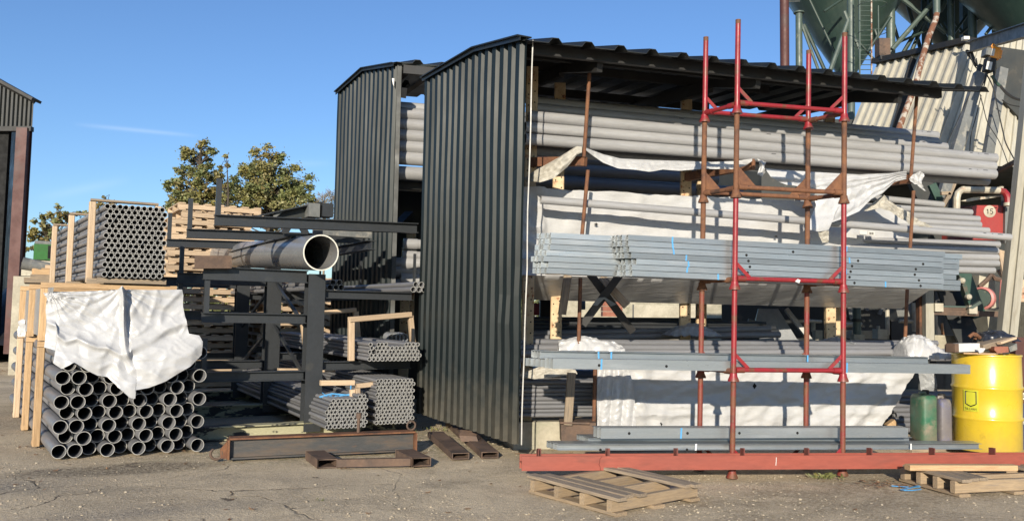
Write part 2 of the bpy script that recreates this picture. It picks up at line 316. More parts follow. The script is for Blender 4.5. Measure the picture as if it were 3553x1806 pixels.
# thin cirrus and a faded contrail, placed by direction in the sky
tc = nt.nodes.new('ShaderNodeTexCoord')
def dotn(v):
    n = nt.nodes.new('ShaderNodeVectorMath'); n.operation = 'DOT_PRODUCT'; n.inputs[1].default_value = v; nt.links.new(tc.outputs['Generated'], n.inputs[0]); return n.outputs['Value']
def mth(op, a, b=None, c=None):
    n = nt.nodes.new('ShaderNodeMath'); n.operation = op
    for i, x in enumerate((a, b, c)):
        if x is None: continue
        if isinstance(x, (int, float)): n.inputs[i].default_value = x
        else: nt.links.new(x, n.inputs[i])
    return n.outputs[0]
cov = None
for (u0, v0, u1, v1, wd, st) in ((250, 430, 700, 473, .0022, .10), (120, 690, 460, 620, .005, .05), (940, 570, 1160, 566, .004, .04)):
    a = ray(u0, v0).normalized(); b = ray(u1, v1).normalized(); nn = a.cross(b).normalized(); mid = (a+b).normalized(); tt = (b-a).normalized(); hl = (b-a).length/2
    x = mth('DIVIDE', dotn(nn), wd); g = mth('EXPONENT', mth('MULTIPLY', mth('MULTIPLY', x, x), -1))
    y = mth('DIVIDE', dotn(tt), hl); g2 = mth('SUBTRACT', 1, mth('MULTIPLY', y, y)); g2.node.use_clamp = True
    f = mth('MULTIPLY', mth('MULTIPLY', g, g2), st); fr = mth('GREATER_THAN', dotn(mid), .5); f = mth('MULTIPLY', f, fr)
    cov = f if cov is None else mth('ADD', cov, f)
mx = nt.nodes.new('ShaderNodeMix'); mx.data_type = 'RGBA'; nt.links.new(cov, mx.inputs[0]); hs_ = nt.nodes.new('ShaderNodeVectorMath'); hs_.operation = 'MULTIPLY'; hs_.inputs[1].default_value = (.65, .865, 1.20); nt.links.new(sky.outputs[0], hs_.inputs[0]); nt.links.new(hs_.outputs[0], mx.inputs[6]); mx.inputs[7].default_value = (11, 11, 11, 1)
nt.links.new(mx.outputs[2], bg.inputs['Color']); bg.inputs['Strength'].default_value = .10
sc.view_settings.view_transform = 'Standard'; sc.view_settings.look = 'None'; sc.view_settings.exposure = .42; sc.view_settings.gamma = 1
# ------------------------------------------------------------------ ground
def ground_mat():
    m = bpy.data.materials.new('yard_ground'); m.use_nodes = True; nt = m.node_tree; N = nt.nodes; L = nt.links; b = N['Principled BSDF']
    tc = N.new('ShaderNodeTexCoord'); V0 = tc.outputs['Object']
    def nz(s, d=7, r=.65, dist=0):
        n = N.new('ShaderNodeTexNoise'); n.inputs['Scale'].default_value = s; n.inputs['Detail'].default_value = d; n.inputs['Roughness'].default_value = r; n.inputs['Distortion'].default_value = dist
        L.new(V0, n.inputs['Vector']); return n.outputs['Fac']
    def rg(f, a, z, c=0, e=1):
        r = N.new('ShaderNodeMapRange'); r.inputs[1].default_value = a; r.inputs[2].default_value = z; r.inputs[3].default_value = c; r.inputs[4].default_value = e; L.new(f, r.inputs[0]); return r.outputs[0]
    def mix(f, a, z, mode='MIX'):
        x = N.new('ShaderNodeMix'); x.data_type = 'RGBA'; x.blend_type = mode
        if isinstance(f, float): x.inputs[0].default_value = f
        else: L.new(f, x.inputs[0])
        for k, q in ((6, a), (7, z)):
            if isinstance(q, tuple): x.inputs[k].default_value = lin(q)
            else: L.new(q, x.inputs[k])
        return x.outputs[2]
    def mt(op, a, c):
        n = N.new('ShaderNodeMath'); n.operation = op
        for i, q in enumerate((a, c)):
            if isinstance(q, (int, float)): n.inputs[i].default_value = q
            else: L.new(q, n.inputs[i])
        n.use_clamp = op in ('MULTIPLY',); return n.outputs[0]
    big = nz(.45, 5); medn = nz(2.6, 8, .7); fine = nz(38, 4, .7); vf = nz(120, 3, .7)
    col = mix(rg(medn, .38, .64), (.74, .60, .405), (.59, .47, .31))
    col = mix(rg(big, .46, .6), col, (.50, .395, .265))
    col = mix(rg(nz(1.1, 8, .72, .6), .5, .64, 0, .7), col, (.27, .215, .145))
    def patch(px, rx, ry, soft=.55, wob=.5):       # a stain, cracked area or painted shade round a ground point
        x, y = px; mp = N.new('ShaderNodeMapping'); mp.vector_type = 'TEXTURE'; mp.inputs['Location'].default_value = (x, y, 0); mp.inputs['Scale'].default_value = (rx, ry, 1)
        mp.inputs['Rotation'].default_value = (0, 0, .45); L.new(V0, mp.inputs['Vector']); ln = N.new('ShaderNodeVectorMath'); ln.operation = 'LENGTH'; L.new(mp.outputs[0], ln.inputs[0])
        return rg(mt('ADD', ln.outputs['Value'], rg(medn, 0, 1, -wob, wob)), 1.0, 1.0-soft)
    moss = mt('MULTIPLY', patch((-1.1, 8.0), 2.6, 1.2), rg(nz(9, 5), .38, .6)); col = mix(moss, col, (.26, .235, .125))
    moss2 = mt('MULTIPLY', patch((2.6, 6.1), 2.9, .75), rg(nz(3.5, 6), .3, .55, 0, .8)); col = mix(moss2, col, (.25, .195, .12))
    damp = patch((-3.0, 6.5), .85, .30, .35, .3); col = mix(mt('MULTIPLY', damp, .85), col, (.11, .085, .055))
    left_shade = patch((-3.55, 5.75), .75, .45, .8, .5); col = mix(mt('MULTIPLY', left_shade, .75), col, (.16, .145, .13))  # soft shadow of an out-of-view object, painted into the ground colour
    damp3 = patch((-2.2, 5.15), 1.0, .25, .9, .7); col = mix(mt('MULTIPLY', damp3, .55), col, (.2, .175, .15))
    soil = patch((-5.2, 9.4), 1.6, 1.6, .6, .6); col = mix(mt('MULTIPLY', soil, .8), col, (.24, .18, .12))
    col = mix(rg(fine, .42, .64, 0, .7), col, (.66, .56, .41))
    col = mix(rg(vf, .52, .68, 0, .9), col, (.2, .165, .125))
    # gravel chips
    vo = N.new('ShaderNodeTexVoronoi'); vo.inputs['Scale'].default_value = 62; vo.inputs['Randomness'].default_value = 1; L.new(V0, vo.inputs['Vector'])
    grav = rg(nz(1.4, 6, .7), .40, .58); chip = mt('MULTIPLY', rg(vo.outputs['Distance'], .34, .2), mt('MULTIPLY', grav, .8))
    hs = N.new('ShaderNodeHueSaturation'); hs.inputs['Saturation'].default_value = .12; L.new(vo.outputs['Color'], hs.inputs['Color']); hs.inputs['Value'].default_value = .62
    tint = mix(.7, hs.outputs[0], (.60, .50, .37)); col = mix(chip, col, tint)
    # cracks in the old concrete on the left
    vc = N.new('ShaderNodeTexVoronoi'); vc.feature = 'DISTANCE_TO_EDGE'; vc.inputs['Scale'].default_value = .62
    wv = N.new('ShaderNodeVectorMath'); wv.operation = 'MULTIPLY_ADD'; wv.inputs[1].default_value = (.55, .55, 0); n3 = N.new('ShaderNodeTexNoise'); n3.inputs['Scale'].default_value = 2.2; n3.inputs['Detail'].default_value = 6
    L.new(V0, n3.inputs['Vector']); L.new(n3.outputs['Color'], wv.inputs[0]); L.new(V0, wv.inputs[2]); L.new(wv.outputs[0], vc.inputs['Vector'])
    cw = N.new('ShaderNodeMath'); cw.operation = 'MULTIPLY_ADD'; L.new(medn, cw.inputs[0]); cw.inputs[1].default_value = .024; cw.inputs[2].default_value = -.0085
    mr = N.new('ShaderNodeMapRange'); L.new(vc.outputs['Distance'], mr.inputs[0]); L.new(cw.outputs[0], mr.inputs[1]); mr.inputs[2].default_value = 0
    crack = mt('MULTIPLY', mr.outputs[0], patch((-2.6, 5.6), 2.6, 1.9, .6, .3)); col = mix(crack, col, (.17, .135, .10))
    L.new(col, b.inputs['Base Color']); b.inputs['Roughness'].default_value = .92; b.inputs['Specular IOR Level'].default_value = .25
    h = mt('SUBTRACT', mt('ADD', mt('ADD', rg(fine, 0, 1, 0, .6), rg(vf, 0, 1, 0, .35)), mt('ADD', rg(medn, 0, 1, 0, 1.2), mt('MULTIPLY', chip, .8))), mt('MULTIPLY', crack, .9))
    bp = N.new('ShaderNodeBump'); bp.inputs['Strength'].default_value = .9; bp.inputs['Distance'].default_value = .024; L.new(h, bp.inputs['Height']); L.new(bp.outputs[0], b.inputs['Normal'])
    M['yard_ground'] = m
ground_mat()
g = MB(); xs = [-900, -200, -60, -20]+[-10+i*.16 for i in range(120)]+[12, 30, 80, 300, 900]; ys = [-60, -10, 0, 3]+[4.4+i*.14 for i in range(50)]+[13, 18, 30, 60, 150, 500, 1800]
def gz(x, y):
    if y < 4 or y > 12 or abs(x) > 10: return 0
    h = .016*noise.noise(Vector((x*.9, y*.9, 3))) + .008*noise.noise(Vector((x*3, y*3, 9)))
    return min(0, h-.006) if y > 6.2 else h-.004
g.grid([[Vector((x, y, gz(x, y))) for x in xs] for y in ys])
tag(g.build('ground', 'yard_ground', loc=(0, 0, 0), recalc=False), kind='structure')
# loose chips, stones and dead leaves
st = MB(); ico = [(0, 0, 1), (.894, 0, .447), (.276, .851, .447), (-.724, .526, .447), (-.724, -.526, .447), (.276, -.851, .447), (.724, .526, -.447), (-.276, .851, -.447), (-.894, 0, -.447), (-.276, -.851, -.447), (.724, -.526, -.447), (0, 0, -1)]
icf = [(0, 1, 2), (0, 2, 3), (0, 3, 4), (0, 4, 5), (0, 5, 1), (1, 6, 2), (2, 7, 3), (3, 8, 4), (4, 9, 5), (5, 10, 1), (6, 7, 2), (7, 8, 3), (8, 9, 4), (9, 10, 5), (10, 6, 1), (11, 7, 6), (11, 8, 7), (11, 9, 8), (11, 10, 9), (11, 6, 10)]
k = 0
while k < 7500:
    x, y = U(-4.6, 5.2), 4.7 + 4.4*R()**1.6
    dn = .5+.9*noise.noise(Vector((x*.8, y*.8, 1.5)))
    if R() > dn*(1.0 if x > -1.2 else .45): continue
    k += 1; r = .0028+.008*R()**5; o = Vector((x, y, gz(x, y)+r*.25)); kk = Vector((R()*99, R()*99, 0)); sx, sy, sz = U(.7, 1.5), U(.7, 1.3), U(.4, .8); an = R()*6.3
    ca, sa = math.cos(an), math.sin(an)
    st.add([o+Vector(((a*ca*sx-b*sa*sy), (a*sa*sx+b*ca*sy), c*sz))*r*U(.85, 1.15) for a, b, c in ico], icf, [kk]*12)
tag(st.build('gravel_chips', 'stone', recalc=False, smooth=0), 'loose pale gravel chips scattered over the yard ground', 'gravel', kind='stuff')
lf = MB()
def leaf(o, s):
    an = R()*6.3; ca, sa = math.cos(an), math.sin(an); kk = Vector((R()*50, R()*50, 0)); c = U(.1, .6)
    p = [(-1, 0, c*.5), (-.3, .45, .05), (.5, .38, .1), (1, 0, c), (.5, -.38, .12), (-.3, -.45, .02), (.1, 0, .3*c)]
    lf.add([o+Vector((x*ca-y*sa, x*sa+y*ca, z))*s for x, y, z in p], [(0, 1, 6), (1, 2, 6), (2, 3, 6), (3, 4, 6), (4, 5, 6), (5, 0, 6)], [kk]*7)
for i in range(150):
    x, y = U(-4.8, 4.5), U(4.9, 9.3); leaf(Vector((x, y, gz(x, y)+.003)), U(.012, .028))
for (u, v, n, sp) in ((3100, 1680, 55, .14), (30, 1290, 160, .5), (580, 1565, 14, .1), (1210, 1625, 5, .05)):
    c = G(u, v)
    for i in range(n):
        p = c+Vector((random.gauss(0, sp), random.gauss(0, sp*.6), 0)); leaf(Vector((p.x, p.y, .004)), U(.012, .032))
tag(lf.build('dead_leaves', 'dead_leaf', recalc=False, smooth=0), 'small brown dead leaves lying about the yard', 'leaf litter', kind='stuff')
gr = MB()
for (u, v, n, sp, hh) in ((2860, 1657, 70, .05, .045), (1640, 1500, 60, .12, .05), (1560, 1490, 60, .2, .04), (2250, 1655, 12, .04, .03), (1120, 1735, 8, .02, .02)):
    c = G(u, v)
    for i in range(n):
        p = Vector((c.x+random.gauss(0, sp), c.y+random.gauss(0, sp*.6), 0)); a = R()*6.3; h = hh*U(.4, 1.2); d = Vector((math.cos(a), math.sin(a), 0)); q = d.cross(Z3)*.003
        gr.add([p-q, p+q, p+d*h*.5+Z3*h*.7+q*.6, p+d*h+Z3*h*.8], [(0, 1, 2), (0, 2, 3)], [Vector((R()*40, 0, 0))]*4)
tag(gr.build('weeds', 'leaf_a', recalc=False, smooth=0), 'low green weeds and moss tufts growing in the yard', 'weeds', kind='stuff')
# ------------------------------------------------------------------ directions of the yard
E = (.872, .49); Dv = (-.49, .872)          # rack arms / rack length
DC = unit(-.565, .825)                      # long axis of the pipe crates
G2 = unit(.97, .235)                        # long axis of the right-hand shed
# ------------------------------------------------------------------ lower pipe crate (left)
def pipe_mesh(name, ro, ri, L, m_out='pipe_grey', m_cut='pipe_cut', n=16, bell=None):
    b = MB()
    if bell:                                   # socket end: a wider collar, then the barrel
        b.hollow((0, 0, 0), (0, .09, 0), bell, ri*1.02, n, 0, 2, 1); b.hollow((0, .0905, 0), (0, L, 0), ro, ri, n, 0, 2, 1)
    else: b.hollow((0, 0, 0), (0, L, 0), ro, ri, n, 0, 2, 1)
    o = b.build(name, [m_out, m_cut, m_out], loc=(0, 0, 0), smooth=40); return o
def pipes(proto, pts, d, label, cat, group, jit=.02, first=True):
    rz = math.atan2(-d[0], d[1]); out = []
    for i, p in enumerate(pts):
        q = Vector(p) + vec(d)*U(-jit, jit)
        if i == 0 and first: o = proto; o.location = q
        else: o = copy_obj(proto, q)
        o.rotation_euler = (0, 0, rz + U(-.002, .002)); tag(o, label, cat, group); out.append(o)
    return out
F0 = Vector((-3.62, 6.78, 0)); CE = unit(.886, .463); CP = ((F0.x, F0.y), CE)   # crate front-left corner on the ground
pr = .0555; pz = pr*2*.885
pm = pipe_mesh('wide_pipe', .0555, .0512, 4.6, n=22)
pts = []
for r in range(9):
    for c in range(10):
        rec = .0 if ((c + r//2) % 2 == 0) == (r % 2 == 0) else .26
        rec = [0, .0, .13][0 if c == 0 else (1 if c % 2 == 1 else 2)] if r % 2 == 0 else [.15, .02, .13][0 if c == 0 else (1 if c % 2 == 1 else 2)]
        x = (c*.116 + (0.058 if r % 2 else 0)); 
        if x > 1.05 + .03: continue
        pts.append(F0 + vec(CE)*(x+.02) + vec(DC)*rec + Z3*(pr+.012+r*pz))
pipes(pm, pts, DC, 'wide grey plastic pipe in the lowest timber crate under the white sheet', 'wide pipe', 'wide grey pipes in the lowest crate')
def frame(L, zb, zt, wid, name, label, nofs=-.07, th=.075, m='timber', cut=None):
    b0 = F0 + vec(DC)*L + vec(CE)*nofs; t = thing(name, label, 'crate', b0 + Z3*zb, 'timber frames of the pipe crates')
    a = b0; c = b0 + vec(CE)*(wid)
    MB().cbar(a+Z3*zb, a+Z3*zt, th*.8, th, vec(DC)).build('upright', m, t)
    MB().cbar(c+Z3*zb, c+Z3*zt, th*.8, th, vec(DC)).build('upright', m, t)
    MB().cbar(a-vec(CE)*.03+Z3*(zt+.028), c+vec(CE)*.03+Z3*(zt+.028), th, .052).build('top_rail', m, t)
    MB().cbar(a-vec(CE)*.03+Z3*(zb+.024)+vec(DC)*.066, c+vec(CE)*.03+Z3*(zb+.024)+vec(DC)*.066, th*.7, .045).build('bottom_rail', m, t)
    return t
frame(.82, .005, .865, 1.18, 'timber_crate', 'pale timber frame round the lowest pipes nearest the sheet corner')
frame(1.95, .005, .865, 1.18, 'timber_crate', 'middle timber frame round the lowest grey pipes')
frame(3.05, .005, .865, 1.18, 'timber_crate', 'rearmost weathered timber frame round the lowest grey pipes', m='timber_pale')
# second crate above, behind the white sheet
pts = []
for r in range(4):
    for c in range(9):
        pts.append(F0 + vec(CE)*(c*.118+.03+(.058 if r % 2 else 0)) + vec(DC)*.28 + Z3*(.93+pr+r*pz))
pm2 = pipe_mesh('wide_pipe', .0555, .0495, 3.6, n=14)
pts = [p for i, p in enumerate(pts) if i % 9 < 2]
pipes(pm2, pts, DC, 'wide grey plastic pipe in the second crate behind the white sheet', 'wide pipe', 'wide grey pipes behind the sheet')
frame(.80, .925, 1.385, 1.06, 'timber_crate', 'orange-toned timber frame of the second crate beside the white sheet')
frame(1.9, .925, 1.385, 1.06, 'timber_crate', 'middle timber frame of the second crate')
frame(3.0, .925, 1.385, 1.06, 'timber_crate', 'rear timber frame of the second crate with a scrap of white film')
# dark film round the side of the second crate
b = MB()
sp = F0 + vec(CE)*(-.045)
rows = []
for j in range(9):
    rows.append([sp + vec(DC)*(.3+3.0*i/40) + Z3*(.95+.44*j/8) + vec(CE)*(-.012*crumple(Vector((i*.12, j*.1, 4)))) for i in range(41)])
b.grid(rows)
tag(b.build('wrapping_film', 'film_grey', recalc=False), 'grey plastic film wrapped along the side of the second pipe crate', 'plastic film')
# white sheet over the front
CPn = shift(CP, DC, -.01)
def fn_sheet(u, v, o): return V(u, v, shift(CP, DC, o))
top = [z3(x, y)+(o,) for x, y, o in ((262, 118, .1), (420, 112, .08), (600, 106, .07), (715, 98, .05), (738, 76, .0), (760, 96, .04), (900, 100, .06), (1100, 96, .1))]
bot = [z3(x, y)+(o,) for x, y, o in ((268, 445, .05), (335, 462, .0), (322, 540, -.05), (375, 576, -.06), (450, 535, -.06), (530, 585, -.07), (590, 614, -.07), (650, 622, -.07), (720, 690, -.09), (785, 748, -.1), (818, 755, -.1), (820, 702, -.09), (900, 688, -.09), (1000, 650, -.08), (1080, 600, -.07), (1150, 560, -.06), (1218, 490, -.03))]
lef = [z3(x, y)+(o,) for x, y, o in ((262, 118, .1), (285, 150, .09), (276, 220, .09), (284, 300, .08), (275, 380, .07), (268, 445, .05))]
rig = [z3(x, y)+(o,) for x, y, o in ((1100, 96, .1), (1108, 130, .09), (1106, 200, .08), (1125, 300, .05), (1142, 362, .0), (1205, 372, -.02), (1226, 410, -.03), (1218, 490, -.03))]
nr = Vector((.463, -.886, .1))
sh = coons(top, bot, lef, rig, 120, 84, fn_sheet, amp=.045, sc_=1.15, seed=2, nrm=nr, folds=.012, fdir=(3.0, 1.5), ffreq=2.3)
# the pleat and the gathers hanging from it
i0 = 0
for j in range(85):
    for i in range(121):
        p = sh.v[j*121+i]; s, t = i/120, j/84
        p += nr*(.055*math.exp(-((s-.555-.03*t)/.02)**2)*max(0, 1-t*1.5)) - nr*(.035*math.exp(-((s-.60)/.03)**2)*max(0, 1-t*1.4))
        q = math.atan2(t+.02, s-.555); p += nr*(.022*abs(math.sin(q*9))*math.exp(-((s-.555)**2+t**2)/.16))
        q = math.atan2(t-.05, s-.02); p += nr*(.022*abs(math.sin(q*14+2))*math.exp(-((s-.1)**2+(t-.1)**2)/.05))
        p += nr*(.04*math.exp(-((t-.55-.12*math.sin(s*5))/.05)**2))
tag(sh.build('plastic_sheet', 'film_white', recalc=False, smooth=70), 'large crumpled white plastic sheet draped over the front of the pipe crate', 'plastic sheet')
sh = coons([(62, 1150, 0), (68, 1112, 0), (84, 1106, 0), (92, 1110, 0)], [(66, 1168, 0), (92, 1166, 0)], [(62, 1150, 0), (66, 1168, 0)], [(92, 1110, 0), (92, 1166, 0)], 14, 14,
           lambda u, v, o: P(u, v, 9.05), amp=.03, sc_=3, seed=5)
tag(sh.build('plastic_scrap', 'film_white', recalc=False), 'small torn scrap of white film caught on the rear timber frame', 'plastic scrap')
# ------------------------------------------------------------------ upper thin-pipe crate
UP = Vector((-3.655, 7.5, 0)); UPp = ((UP.x, UP.y), CE)
a = V(350, 972, UPp); zb = 1.462
p0 = Vector((a.x, a.y, 0)); r_ = .0252; hz_ = r_*2*.872
tp = pipe_mesh('narrow_pipe', r_*.97, r_*.80, 4.2, n=12)
pts = []
for r in range(15):
    for c in range(10):
        pts.append(p0 + vec(CE)*(c*r_*2.02 + (r_ if r % 2 else 0) + r_) + Z3*(zb + r_ + .035 + r*hz_))
pipes(tp, pts, DC, 'thin grey pipe with open end in the high square bundle at the left', 'narrow pipe', 'thin grey pipes in the high bundle', jit=.012)
for L, lb in ((.28, 'nearest pale timber frame round the high bundle of thin pipes'), (1.75, 'middle pale timber frame round the high bundle of thin pipes'), (3.3, 'rear pale timber frame round the high bundle of thin pipes')):
    b0 = p0 + vec(DC)*L - vec(CE)*.06; c0 = b0 + vec(CE)*.56; t = thing('timber_crate', lb, 'crate', b0+Z3*zb, 'timber frames round the high bundle')
    MB().cbar(b0+Z3*(zb-.01), b0+Z3*(zb+.735), .055, .07, vec(DC)).build('upright', 'timber_pale', t)
    MB().cbar(c0+Z3*(zb-.01), c0+Z3*(zb+.735), .055, .07, vec(DC)).build('upright', 'timber_pale', t)
    MB().cbar(b0-vec(CE)*.02+Z3*(zb+.752), c0+vec(CE)*.0+Z3*(zb+.752), .08, .022).build('top_rail', 'timber_grey', t)
    MB().cbar(b0-vec(CE)*.02+Z3*(zb-.005), c0+vec(CE)*.05+Z3*(zb-.005), .09, .07).build('bottom_rail', 'timber_grey', t)
b = MB(); b.bar(p0+vec(DC)*.1-vec(CE)*.02+Z3*(zb+.01), p0+vec(DC)*.1+vec(CE)*.56+Z3*(zb+.01), .1, .045)
tag(b.build('timber_batten', 'timber_grey'), 'dark timber batten laid under the high bundle of thin pipes', 'timber')
# ------------------------------------------------------------------ left background: wall, boards, green box, mound, barn
cw_ = thing('concrete_wall', 'pale weathered concrete panel wall running back beside the barn', 'wall', G(60, 1292))
q0 = G(27, 1300); q0.z = 0; dd = vec(unit(-.30, .95)); sd3 = Vector((dd.y, -dd.x, 0))
for k in range(3):
    a = q0+dd*(k*1.9); b = MB(); h = (1.72, 1.80, 1.76)[k]
    pr_ = []
    n = 14
    for i in range(n+1): pr_.append(a+dd*(1.86*i/n)+Z3*(h+.025*noise.noise(Vector((i*.7, k, 1)))))
    b.prism([a]+pr_+[a+dd*1.86], sd3*.42); b.build('wall_panel', 'concrete_pale', cw_)
b = MB()
b.box(G(46, 1298)+Vector((.02, .5, 1.86)), (.1, 0, 0), (0, .3, 0), (0, 0, .12)); b.box(G(66, 1298)+Vector((.15, .5, 2.0)), (.13, .03, .015), (-.03, .22, 0), (0, 0, .11))
tag(b.build('concrete_block', 'concrete_pale'), 'pale concrete lumps lying on the end of the low wall', 'concrete block')
for (u, v, ww, hh, yy, mm, lb) in ((112, 962, .5, .05, 11, 'timber_grey', 'grey flat board on the stack behind the crates'), (118, 948, .4, .07, 11.2, 'timber', 'fresh cut board end on the stack behind the crates'),
                           (150, 945, .55, .08, 11.5, 'timber', 'orange board on the stack behind the crates'), (165, 932, .6, .06, 11.8, 'timber_pale', 'pale board on top of the stack behind the crates'), (105, 975, .7, .06, 10.8, 'timber_grey', 'lowest dark board on the stack behind the crates')):
    c = P(u+28, v, yy); tag(MB().box(c, vec(E)*ww*.22, vec(Dv)*.5, Z3*hh/2).build('timber_board', mm), lb, 'board', 'boards stacked behind the crates')
b = MB()
for i in range(6): c = P(118+i*6, 942+i*1.5, 11); b.cbar(c, c+vec(Dv)*1.3, .05, .09)
tag(b.build('timber_comb', 'timber'), 'row of upright board ends stacked behind the crates', 'timber')
b = MB(); c = P(112, 925, 12); b.tube(c+Vector((-.15, 0, .05)), c+Vector((.4, .3, -.06)), .09, .07)
tag(b.build('roll', 'steel_grey'), 'grey roll lying on boards beside the green box', 'roll')
bx = thing('metal_box', 'green metal box standing on boards beside the dark barn', 'box', P(160, 895, 13))
c = P(158, 876, 13); MB().box(c, vec(E)*.16, vec(Dv)*.2, Z3*.12).build('body', 'skip_green', bx)
MB().box(c+Z3*.145, vec(E)*.155, vec(Dv)*.19, Z3*.024).build('lid', 'steel_grey', bx)
MB().box(c+vec(E)*.08-vec(Dv)*.202, vec(E)*.05, vec(Dv)*.004, Z3*.1).build('opening', 'hole_dark', bx)
b = MB(); c = P(168, 905, 19); rows = []
for j in range(15):
    rows.append([Vector((c.x-2.6+i*.26, c.y-1.5+j*.25, max(0, 2.35*math.exp(-((i-9.5)/5.5)**2-((j-7)/5.5)**2)+.12*noise.noise(Vector((i*.6, j*.6, 2)))-.1))) for i in range(20)])
b.grid(rows); tag(b.build('covered_heap', 'wet_black', recalc=False), 'dark heap under black cover behind the green box', 'heap')
barn = thing('barn', 'dark clad barn with a red-brown post at the left edge', 'barn', P(60, 1200, 17.5))
YB = 17.5
top = [P(-260, 140, YB), P(0, 286, YB), P(124, 353, YB), P(118, 400, YB), P(112, 442, YB), P(-260, 442, YB)]
b = MB(); nrib = 26; x0 = top[0].x; x1 = P(114, 400, YB).x; zb_ = P(0, 440, YB).z
rows = [[], []]
for i in range(nrib*4+1):
    s = i/(nrib*4); x = x0+(x1-x0)*s; of = (.0, .04, .04, .0)[i % 4]
    u = -260+(374)*s; vt = 140+(286-140)*(u+260)/260 if u < 0 else 286+(353-286)*u/124
    rows[0].append(Vector((x, YB-of, P(u, vt+10, YB).z))); rows[1].append(Vector((x, YB-of, zb_)))
b.grid(rows); b.build('gable_cladding', 'clad_black', barn, recalc=False, smooth=0)
b = MB(); b.bar(P(-260, 132, YB-.12), P(2, 281, YB-.12), .35, .06); b.bar(P(0, 280, YB-.12), P(127, 350, YB-.12), .35, .06); b.build('verge', 'dark_steel', barn)
b = MB(); bk = Vector((-7, 9, 0)); b.add([P(-260, 136, YB), P(126, 352, YB), P(126, 352, YB)+bk, P(-260, 136, YB)+bk], [(0, 1, 2, 3)]); b.build('roof', 'clad_black', barn, recalc=False)
b = MB(); e0 = P(112, 440, YB); b.add([Vector((e0.x, YB, 0)), Vector((e0.x, YB, e0.z+.55)), Vector((e0.x, YB, e0.z+.55))+bk, Vector((e0.x, YB, 0))+bk], [(0, 1, 2, 3)]); b.build('side_wall', 'clad_black', barn, recalc=False)
b = MB(); b.add([Vector((x0-7, YB+9, 0)), Vector((e0.x-7, YB+9, 0)), Vector((e0.x-7, YB+9, e0.z)), Vector((x0-7, YB+9, e0.z))], [(0, 1, 2, 3)]); b.build('back_wall', 'clad_black', barn, recalc=False)
a = P(83, 445, YB-.05); MB().bar(Vector((a.x, YB-.03, .2)), Vector((a.x, YB-.03, a.z)), .23, .2, Y3).build('post', 'brown_red', barn)
a = P(104, 445, YB-.05); MB().bar(Vector((a.x-.05, YB, 0)), Vector((a.x-.05, YB, a.z)), .06, .1, Y3).build('corner_trim', 'machine_green', barn)
a = P(30, 445, YB+.3); MB().bar(Vector((a.x-1.2, YB+.12, 0)), Vector((a.x-1.2, YB+.12, a.z)), 2.7, .1, Y3).build('opening_shade', 'hole_dark', barn)  # black sheet standing in for the shade inside the open barn
MB().bar(P(-260, 448, YB-.02), P(112, 448, YB-.02), .12, .1).build('door_rail', 'dark_steel', barn)
# ------------------------------------------------------------------ trees
def tree(name, label, c, crown, nl, mats, ls=.16, trunk=.2, seed=0, dens=.0, twigs=False, nb=46):
    random.seed(seed+100); t = thing(name, label, 'tree', Vector((c.x, c.y, 0)), 'background trees'); b = MB()
    zt = max(q[2]+q[3]*.3 for q in crown); base = Vector((c.x, c.y, 0)); cc = Vector((c.x, c.y, min(q[2] for q in crown)))
    b.path([base, base+Vector((.1, 0, cc.z*.4)), cc+Vector((.05, .1, 0)), Vector((c.x-.1, c.y, zt))], [trunk, trunk*.8, trunk*.55, trunk*.12], 8)
    cl = []
    for q in range(nb):
        o = random.choices(crown, weights=[k[3]**2 for k in crown])[0]
        th = R()*6.28; ph = math.acos(U(-.85, 1)); rr = o[3]*U(.45, 1.0)
        p = Vector((o[0]+rr*math.sin(ph)*math.cos(th), o[1]+rr*math.sin(ph)*math.sin(th)*.9, o[2]+rr*math.cos(ph)*o[4])); cl.append(p)
        a = Vector((c.x, c.y, max(cc.z*.5, p.z-rr*U(.5, .9)))); m = a.lerp(p, .55)+Vector((U(-.2, .2), U(-.2, .2), U(0, .3)))
        b.path([a, m, p], [trunk*.22, trunk*.13, .015], 5)
        if twigs:
            for w_ in range(10):
                d = Vector((random.gauss(0, 1), random.gauss(0, 1), abs(random.gauss(.5, .8)))).normalized(); b.path([m.lerp(p, R()), p+d*U(.2, .6)], [.014, .006], 4)
    b.build('trunk', 'bark' if not twigs else 'timber_grey', t)
    cb = MB()
    for i in range(nl):
        p0 = random.choice(cl); s = U(.3, .7)*(crown[0][3]*.28); q = Vector((random.gauss(0, .5), random.gauss(0, .5), random.gauss(0, .42)))*s*1.3; p = p0+q
        k = Vector((p0.x+q.x*.3, p0.y, p0.z)); d1 = Vector((random.gauss(0, 1), random.gauss(0, 1), random.gauss(0, .6))).normalized(); d2 = d1.cross(Vector((random.gauss(0, 1), random.gauss(0, 1), random.gauss(0, 1)))).normalized()
        z = ls*U(.55, 1.25); mi = 0 if (noise.noise(k*.8)+U(-.35, .35)) > -.05 else len(mats)-1
        cb.add([p-d1*z, p+d2*z*.55, p+d1*z, p-d2*z*.55], [(0, 1, 2, 3)], [k+q*.5]*4, mi)
    cb.build('crown', list(mats), t, recalc=False, smooth=0)
YT = 48
def cr(*l): return [tuple(P(u, v, YT))+(r, st) for u, v, r, st in l]
tree('broadleaf_tree', 'narrower olive and yellow tree rising behind the pallet stack', P(690, 720, YT), cr((700, 560, 1.25, 1.1), (690, 640, 1.5, 1.0), (615, 660, 1.0, 1.1), (700, 720, 1.9, .8), (640, 720, 1.2, .8), (735, 650, 1.1, 1)), 12500, ('leaf_a', 'leaf_b'), .10, .22, 1, nb=120)
